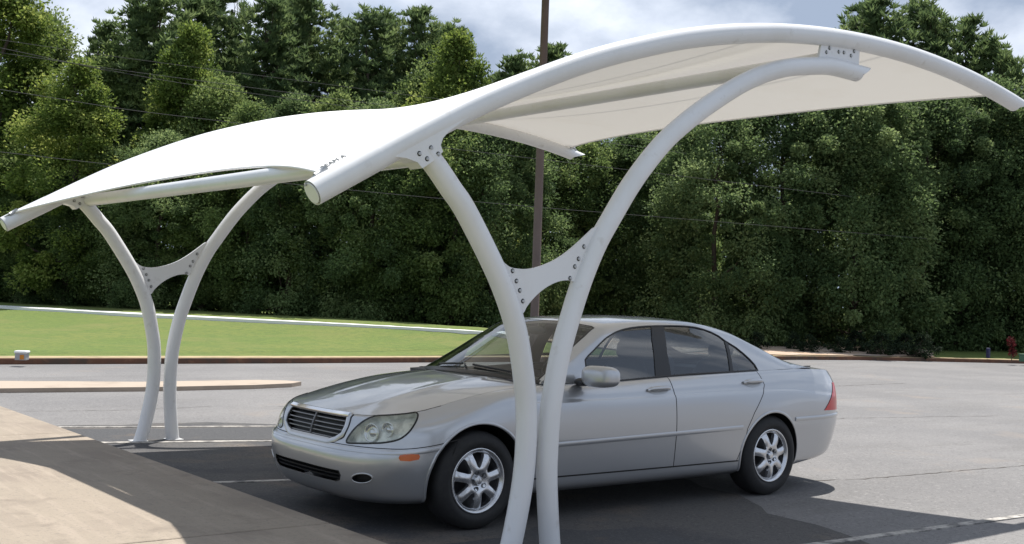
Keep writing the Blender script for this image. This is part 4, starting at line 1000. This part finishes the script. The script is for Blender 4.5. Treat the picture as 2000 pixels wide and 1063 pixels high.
# ------------------------------------------------------------------ trees
def leaf_mat(name, a, b, c, tr):
    """leaf colour differs from twig to twig (face attribute 'tint') and between trees"""
    m = bpy.data.materials.new(name); m.use_nodes = True; t = m.node_tree; p = t.nodes['Principled BSDF']
    p.inputs['Roughness'].default_value = 0.7; p.inputs['Specular IOR Level'].default_value = 0.15
    at = t.nodes.new('ShaderNodeAttribute'); at.attribute_name = 'tint'; oi = t.nodes.new('ShaderNodeObjectInfo')
    ad = t.nodes.new('ShaderNodeMath'); ad.operation = 'MULTIPLY_ADD'; ad.inputs[1].default_value = 0.25; t.links.new(oi.outputs['Random'], ad.inputs[0]); t.links.new(at.outputs['Fac'], ad.inputs[2])
    r = t.nodes.new('ShaderNodeValToRGB'); r.color_ramp.elements[0].color = (*a, 1); r.color_ramp.elements[0].position = 0.1; r.color_ramp.elements[1].color = (*c, 1); r.color_ramp.elements[1].position = 1.1 if False else 1.0
    e = r.color_ramp.elements.new(0.6); e.color = (*b, 1)
    t.links.new(ad.outputs[0], r.inputs['Fac']); t.links.new(r.outputs['Color'], p.inputs['Base Color'])
    tr_ = t.nodes.new('ShaderNodeBsdfTranslucent'); hs = t.nodes.new('ShaderNodeHueSaturation'); hs.inputs['Value'].default_value = 1.5; hs.inputs['Hue'].default_value = 0.485
    t.links.new(r.outputs['Color'], hs.inputs['Color']); t.links.new(hs.outputs['Color'], tr_.inputs['Color'])
    x = t.nodes.new('ShaderNodeMixShader'); x.inputs[0].default_value = tr; t.links.new(p.outputs[0], x.inputs[1]); t.links.new(tr_.outputs[0], x.inputs[2]); t.links.new(x.outputs[0], t.nodes['Material Output'].inputs['Surface'])
    return m
M['leaf_light'] = leaf_mat('leaf_light', (0.060, 0.102, 0.024), (0.138, 0.200, 0.042), (0.26, 0.31, 0.088), 0.45)
M['leaf_mid'] = leaf_mat('leaf_mid', (0.058, 0.098, 0.032), (0.112, 0.168, 0.052), (0.20, 0.26, 0.092), 0.43)
M['leaf_dark'] = leaf_mat('leaf_dark', (0.048, 0.082, 0.032), (0.092, 0.146, 0.054), (0.20, 0.265, 0.110), 0.43)
M['needle'] = leaf_mat('needle', (0.056, 0.094, 0.040), (0.106, 0.160, 0.060), (0.175, 0.235, 0.095), 0.40)
M['leaf_shade'] = leaf_mat('leaf_shade', (0.008, 0.016, 0.008), (0.016, 0.030, 0.014), (0.04, 0.06, 0.026), 0.15)  # low bushes: the shade of the trees is put into the leaf colour
M['leaf_red'] = leaf_mat('leaf_red', (0.05, 0.008, 0.01), (0.10, 0.014, 0.014), (0.17, 0.04, 0.03), 0.25)
def quads(name, C, A, B, tint, mat, parent=None):
    """many leaf blades: centre C, half axes A and B, folded a little along A"""
    n = len(C); Nn = np.cross(A, B); Nn /= np.maximum(np.linalg.norm(Nn, axis=1), 1e-9)[:, None]
    v = np.empty((n, 4, 3)); v[:, 0] = C-A; v[:, 1] = C+B*0.9-A*0.1+Nn*0.18*np.linalg.norm(B, axis=1)[:, None]; v[:, 2] = C+A; v[:, 3] = C-B*0.9-A*0.1+Nn*0.18*np.linalg.norm(B, axis=1)[:, None]
    me = bpy.data.meshes.new(name); me.vertices.add(4*n); me.vertices.foreach_set('co', v.reshape(-1).astype(np.float32))
    me.loops.add(4*n); me.loops.foreach_set('vertex_index', np.arange(4*n, dtype=np.int32))
    me.polygons.add(n); me.polygons.foreach_set('loop_start', np.arange(0, 4*n, 4, dtype=np.int32))
    me.update(calc_edges=True); at = me.attributes.new('tint', 'FLOAT', 'FACE'); at.data.foreach_set('value', tint.astype(np.float32)); me.materials.append(mat)
    return me
def unit(r, n): v = r.normal(size=(n, 3)); return v/np.linalg.norm(v, axis=1)[:, None]
def leaf_axes(r, out, L_, Wd, droop=0.2, spread=0.9):
    n = len(out); d = out+unit(r, n)*spread; d[:, 2] -= droop*r.random(n); d /= np.linalg.norm(d, axis=1)[:, None]
    s = np.cross(d, unit(r, n)); s /= np.maximum(np.linalg.norm(s, axis=1), 1e-6)[:, None]
    l = L_*(0.7+0.6*r.random(n))[:, None]; return d*l/2, s*l*Wd/2
def trunk_mesh(name, H, r0, tips, seed, base=0.0, nlimb=14):
    r = np.random.default_rng(seed); b = MB(); top = H*0.93
    P = [(r.normal()*0.05*H*0.03*i, r.normal()*0.05*H*0.03*i, top*i/8) for i in range(9)]; P[0] = (0, 0, -0.3)
    b.tube(P, [r0*(1-0.85*i/8) for i in range(9)], 10); P = np.array(P)
    sel = tips[r.choice(len(tips), min(nlimb, len(tips)), False)] if len(tips) else []
    for t in sel:
        z = max(base*0.6+0.3, t[2]-np.hypot(t[0], t[1])*0.7); z = min(z, top*0.92); o = np.array([np.interp(z, P[:, 2], P[:, 0]), np.interp(z, P[:, 2], P[:, 1]), z]); m = (o+t)/2+np.array([0, 0, -0.15])+r.normal(size=3)*0.1
        rr = max(0.02, r0*(1-0.85*z/top)*0.5); b.tube([tuple(o), tuple(m), tuple(t)], [rr, rr*0.6, rr*0.2], 6)
    me = bpy.data.meshes.new(name); me.from_pydata(b.v, [], b.f); me.polygons.foreach_set('use_smooth', [True]*len(me.polygons)); me.materials.append(M['bark']); me.update(); return me
def broadleaf(H, base, R, ncl, nleaf, leaf, mat, seed, prof=None, clr=0.55, gap=0.0):
    """crown of leaf clumps spread through an uneven envelope"""
    r = np.random.default_rng(seed); prof = prof or [(0, .35), (.12, .75), (.35, 1.0), (.6, .92), (.8, .65), (.93, .36), (1, .08)]
    lob = [(r.uniform(0, 6.28), r.uniform(0.15, 0.3), r.uniform(0.5, 2.5)) for _ in range(5)]
    cl = []
    while len(cl) < ncl:
        h = r.random(); a = r.uniform(0, 6.28); q = math.sqrt(r.uniform(0.18, 1)); rad = R*np.interp(h, [p[0] for p in prof], [p[1] for p in prof])
        rad *= 1+sum(w*math.sin(a*(k+1)+p+h*f*4) for k, (p, w, f) in enumerate(lob))*0.55
        if q < 0.55 and r.random() < 0.6: continue
        cl.append((q*rad*math.cos(a), q*rad*math.sin(a), base+h*(H-base)))
    cl = np.array(cl); rc = clr*(0.35+1.1*r.random(ncl)**1.3); cid = r.integers(0, ncl, nleaf)
    u = unit(r, nleaf)*(r.random(nleaf)**0.62)[:, None]*1.12; u[:, 2] *= 0.88
    C = cl[cid]+u*rc[cid][:, None]; ax = C.copy(); ax[:, 2] = (C[:, 2]-(base+H)/2)*0.5; ax /= np.maximum(np.linalg.norm(ax, axis=1), .1)[:, None]
    A, B = leaf_axes(r, u*0.7+ax*0.5, leaf, 0.62, 0.5)
    tint = np.clip(0.42+0.20*r.normal(size=ncl)[cid]+0.16*r.normal(size=nleaf), 0, 0.95)
    return quads('crown', C, A, B, tint, mat), trunk_mesh('trunk', H, 0.016*H, cl, seed, base)
def pine(H, base, R, nbr, per, seed, mat):
    """whorls of upswept boughs ending in tufts of needles"""
    r = np.random.default_rng(seed); tuft = []
    for i in range(nbr):
        h = (i+r.random())/nbr; z = base+h*(H-base); a = r.uniform(0, 6.28); ln = R*(1-h)**0.62*(0.55+0.6*r.random())+0.25
        n = max(2, int(ln/0.33))
        for k in range(n):
            t = (k+1)/n
            if t < 0.25: continue
            for _ in range(2 if t < 0.7 else 3):
                tuft.append((math.cos(a)*ln*t+r.normal()*0.22*ln**.5, math.sin(a)*ln*t+r.normal()*0.22*ln**.5, z+0.42*ln*t*t+r.normal()*0.16))
    tuft = np.array(tuft+[(r.normal()*.1, r.normal()*.1, H-0.1*j) for j in range(8)]); nt_ = len(tuft); cid = np.repeat(np.arange(nt_), per); n = len(cid)
    d = unit(r, n); d[:, 2] = np.abs(d[:, 2])*0.9+0.35; d /= np.linalg.norm(d, axis=1)[:, None]
    L_ = 0.32*(0.7+0.6*r.random(n)); C = tuft[cid]+d*(L_*0.55)[:, None]; s = np.cross(d, unit(r, n)); s /= np.maximum(np.linalg.norm(s, axis=1), 1e-6)[:, None]
    tint = np.clip(0.40+0.20*r.normal(size=nt_)[cid]+0.12*r.normal(size=n), 0, .95)
    return quads('crown', C, d*(L_/2)[:, None], s*(0.046*(0.7+.6*r.random(n)))[:, None], tint, mat), trunk_mesh('trunk', H, 0.013*H, tuft, seed, base, 40)
KIND = {}
KIND['pine_a'] = (14.0, pine(14.0, 4.5, 2.5, 139, 15, 11, M['needle']))
KIND['pine_b'] = (14.0, pine(14.0, 5.0, 2.1, 124, 16, 12, M['needle']))
KIND['pine_c'] = (14.0, pine(14.0, 3.5, 2.8, 147, 14, 13, M['needle']))
KIND['light_a'] = (10.0, broadleaf(10.0, 0.8, 2.2, 170, 70000, 0.125, M['leaf_light'], 21, clr=0.62))
KIND['light_b'] = (10.0, broadleaf(10.0, 0.5, 1.9, 150, 62000, 0.125, M['leaf_light'], 22, [(0, .5), (.2, .9), (.45, 1), (.7, .7), (.88, .4), (1, .06)], 0.55))
KIND['mid_a'] = (9.0, broadleaf(9.0, 0.3, 2.3, 180, 70000, 0.12, M['leaf_mid'], 31, clr=0.65))
KIND['mid_b'] = (9.0, broadleaf(9.0, 0.4, 2.0, 160, 62000, 0.12, M['leaf_mid'], 32, clr=0.6))
KIND['dark_a'] = (9.0, broadleaf(9.0, 0.15, 2.7, 260, 100000, 0.118, M['leaf_dark'], 41, [(0, .72), (.12, .95), (.4, 1.0), (.65, .9), (.83, .62), (.95, .3), (1, .05)], 0.62))
KIND['dark_b'] = (9.0, broadleaf(9.0, 0.15, 2.5, 240, 92000, 0.118, M['leaf_dark'], 42, [(0, .78), (.12, .95), (.4, 1.0), (.65, .9), (.83, .62), (.95, .3), (1, .05)], 0.6))
first = {}
def tree(px, D, top, kind, label, width=1.0, group=None, name='tree', seed=0, cat='tree', lift=0.0):
    p = at_depth(px, 640, D); x, y = p[0], p[1]; zt = at_depth(px, top, D)[2]; H0, (cm, tm) = KIND[kind]; z0 = lawn_z(x, y)-0.05+lift; s = (zt-z0)/H0
    o = empty(name, (x, y, z0)); r = random.Random(seed*7+int(px)); o.rotation_euler = (r.uniform(-.03, .03), r.uniform(-.03, .03), r.uniform(0, 6.28)); o.scale = (s*width, s*width, s)
    for nm, me in (('crown', cm), ('trunk', tm)): c = bpy.data.objects.new(nm, me); COL.objects.link(c); c.parent = o
    tag(o, label, cat, group)
PG = 'tall pines along the skyline of the left wood'
pl_ = 'tall dark pine with its top against the sky, behind the paler leafy trees'
for i, (px, D, top, k, w) in enumerate([(165, 53, 50, 'pine_b', 0.9), (255, 54, 25, 'pine_c', .9), (300, 50, -18, 'pine_a', 1.15), (365, 53, -5, 'pine_b', 1.15), (430, 55, -25, 'pine_c', 1.1), (478, 52, 0, 'pine_a', 1), (530, 56, 5, 'pine_b', 1.15), (592, 55, 8, 'pine_a', 1.05), (640, 58, 50, 'pine_c', 1), (692, 54, 30, 'pine_b', 1.1), (740, 57, 42, 'pine_c', .9), (785, 55, 25, 'pine_a', .95), (838, 57, 55, 'pine_b', .9), (872, 60, 66, 'pine_a', .9)]):
    tree(px, D, top, k, pl_, w, PG, 'pine_tree', i)
tree(-30, 47, -40, 'light_a', 'tall pale green leafy tree cut by the left edge', 1.05, None, 'broadleaf_tree', 1)
tree(45, 50, 40, 'mid_a', 'slender mid green tree at upper left standing just right of the edge tree', .8, None, 'broadleaf_tree', 2)
tree(125, 43, 128, 'light_b', 'rounded yellow-green tree at far left, its crown below the open sky gap', 1.15, None, 'broadleaf_tree', 3)
tree(215, 49, 95, 'mid_b', 'small mid green tree right of the rounded yellow-green one, by the sky gap', .9, None, 'broadleaf_tree', 4)
tree(340, 45, 62, 'light_b', 'tall yellow-green tree in front of the highest pines', .95, None, 'broadleaf_tree', 5)
tree(410, 44, 170, 'mid_a', 'mid green tree right of the tall yellow-green tree, under the crossing lines', 1.0, None, 'broadleaf_tree', 6)
tree(880, 45, 72, 'light_b', 'bright yellow-green pointed tree beside the brown lamp post, above the canopy', .95, None, 'broadleaf_tree', 7)
tree(820, 47, 150, 'mid_b', 'mid green tree just left of the bright pointed tree', .9, None, 'broadleaf_tree', 8)
FG = 'dark leafy trees along the lawn edge'
fl = 'dark leafy tree of the shaded front row behind the lawn'
for i, (px, D, top, k, w) in enumerate([(-60, 45, 300, 'dark_a', 1.1), (30, 44.5, 300, 'mid_b', 1.2), (120, 43.5, 345, 'dark_b', 1.2), (210, 43, 300, 'mid_a', 1.2), (300, 42, 270, 'dark_a', 1.15), (390, 41.5, 300, 'mid_b', 1.2), (480, 41, 215, 'mid_a', 1.05), (560, 40.5, 200, 'dark_b', 1.0), (640, 40, 190, 'mid_b', 1.0), (720, 39.5, 215, 'dark_a', 1.0), (800, 39, 250, 'mid_a', 1.1), (880, 38.5, 215, 'mid_b', 1.05), (960, 39, 200, 'dark_b', 1.0)]):
    tree(px, D, top, k, fl, w, FG, 'broadleaf_tree', 40+i)
for i, (px, D, top, k, w, lb) in enumerate([(1000, 58, 122, 'pine_b', 1.0, 'distant pine top just left of the brown lamp post, over the canopy'), (1042, 60, 98, 'pine_a', 1.1, 'distant pine right behind the brown lamp post'), (958, 58, 150, 'pine_c', .9, 'short distant pine at the right foot of the bright pointed tree')]):
    tree(px, D, top, k, lb, w, None, 'pine_tree', 60+i)
for i, (px, D, top, k, w) in enumerate([(1050, 43, 250, 'mid_a', 1.1), (1130, 44, 255, 'mid_b', 1.1), (1215, 45, 270, 'dark_a', 1.1), (1290, 50, 280, 'dark_b', 1.0), (1325, 52, 205, 'mid_a', 1.0), (1240, 53, 225, 'mid_b', 1.0)]):
    tree(px, D, top, k, 'shaded leafy tree beyond the sedan roof, seen past the near columns', w, 'trees seen between the near columns', 'broadleaf_tree', 70+i)
for i, (px, D, top, k, w, lb) in enumerate([(1395, 42, 215, 'dark_a', 1.0, 'dense dark tree right of the near frame, above the sedan rear window'), (1530, 42.5, 170, 'dark_b', 1.0, 'dense dark tree above the sedan boot'), (1665, 42.5, 150, 'dark_a', 1.0, 'dense dark tree right of the sedan tail, over the pale soil patch'), (1800, 44.5, 165, 'dark_b', 1.0, 'dense dark tree over the strip of bright grass at right'), (1930, 45, 170, 'dark_a', .95, 'dense dark tree behind the blue marker post and red shrub'), (2060, 45, 190, 'dark_b', 1.0, 'dense dark tree cut by the right edge')]):
    tree(px, D, top, k, lb, w, None, 'broadleaf_tree', 80+i)
for i, (px, D, top, k, w) in enumerate([(1610, 55, 95, 'pine_b', 1.0), (1668, 53, 22, 'pine_c', 1.0), (1712, 50, 8, 'pine_a', 1.1), (1765, 52, 14, 'pine_b', 1.1), (1818, 50, 32, 'pine_c', .9), (1862, 51, 45, 'pine_a', .9), (1915, 49, 88, 'pine_b', .95), (1958, 48, 118, 'pine_c', .8), (2000, 48, 140, 'pine_a', .8), (2050, 48, 150, 'pine_b', .9)]):
    tree(px, D, top, k, 'dark pine rising above the right end of the canopy arch', w, 'pines above the right end of the canopy', 'pine_tree', 90+i)
def scatter(name, pts, leaf, mat, seed, label, cat, kind=None):
    r = np.random.default_rng(seed); n = len(pts); A, B = leaf_axes(r, unit(r, n)*0.8+np.array([0, 0, .3]), leaf, 0.6, 0.3); me = quads(name, pts, A, B, np.clip(0.4+0.25*r.normal(size=n), 0, .95), mat)
    o = bpy.data.objects.new(name, me); COL.objects.link(o); return tag(o, label, cat, None, kind)
def undergrowth():
    r = np.random.default_rng(77); out = []
    for px in np.arange(-120, 1330, 7.0):                       # thicket along the back of the lawn
        for _ in range(3):
            D = (47-0.0078*px if px < 1000 else 40+0.012*(px-1000))+r.uniform(1.0, 9); p = at_depth(px+r.uniform(-6, 6), 640, D); h = r.uniform(0.8, 3.0); n = 60
            q = unit(r, n)*(r.random(n)**.4)[:, None]*np.array([.8, .8, h*.55]); out.append(q+np.array([p[0], p[1], lawn_z(p[0], p[1])+h*.5]))
    for px in np.arange(1330, 2100, 7.0):
        for _ in range(3):
            D = 44+r.uniform(0.0, 6); p = at_depth(px+r.uniform(-6, 6), 640, D); h = r.uniform(0.8, 3.0); n = 60
            q = unit(r, n)*(r.random(n)**.4)[:, None]*np.array([.8, .8, h*.55]); out.append(q+np.array([p[0], p[1], 0.3+h*.5]))
    scatter('undergrowth', np.concatenate(out), 0.17, M['leaf_dark'], 5, 'dark tangled undergrowth along the foot of the wood', 'undergrowth', 'stuff')
    out = []
    for px in np.arange(-260, 2260, 8.0):                       # the wood goes on behind as one dark mass
        for _ in range(9 if 1050 < px < 1560 else 5):
            D = r.uniform(62, 84); p = at_depth(px+r.uniform(-8, 8), 640, D); h = r.uniform(1, 8.5 if px > 930 else 10.5); n = 26
            q = unit(r, n)*(r.random(n)**.4)[:, None]*np.array([1.6, 1.6, 1.5]); out.append(q+np.array([p[0], p[1], h]))
    scatter('far_wood', np.concatenate(out), 0.42, M['leaf_dark'], 6, 'far part of the wood reading as one dark mass behind the trees', 'wood', 'stuff')
undergrowth()
def shrub():
    p = at_depth(1976, 690, 37.4); r = np.random.default_rng(9); o = empty('red_shrub', (p[0], p[1], 0.15)); o.scale = (0.65, 0.65, 0.8); tag(o, 'small red leaved shrub on the kerb at the far right edge', 'shrub')
    pts = []
    for cx, cz, rr, n in ((-.10, .75, .22, 170), (.12, .62, .16, 90), (.08, .30, .22, 170), (0, .48, .14, 60)): pts.append(unit(r, n)*(r.random(n)**.4)[:, None]*rr+np.array([cx, 0, cz]))
    pts = np.concatenate(pts); A, B = leaf_axes(r, unit(r, len(pts)), 0.09, 0.6); me = quads('foliage', pts, A, B, np.clip(0.4+.25*r.normal(size=len(pts)), 0, .95), M['leaf_red']); c = bpy.data.objects.new('foliage', me); COL.objects.link(c); c.parent = o
    b = MB(); b.tube([(0, 0, -.05), (.02, 0, .3), (-.06, 0, .75)], [.02, .015, .008], 8); b.tube([(.02, 0, .3), (.12, 0, .6)], [.012, .006], 6); b.build('stem', M['bark'], o)
shrub()
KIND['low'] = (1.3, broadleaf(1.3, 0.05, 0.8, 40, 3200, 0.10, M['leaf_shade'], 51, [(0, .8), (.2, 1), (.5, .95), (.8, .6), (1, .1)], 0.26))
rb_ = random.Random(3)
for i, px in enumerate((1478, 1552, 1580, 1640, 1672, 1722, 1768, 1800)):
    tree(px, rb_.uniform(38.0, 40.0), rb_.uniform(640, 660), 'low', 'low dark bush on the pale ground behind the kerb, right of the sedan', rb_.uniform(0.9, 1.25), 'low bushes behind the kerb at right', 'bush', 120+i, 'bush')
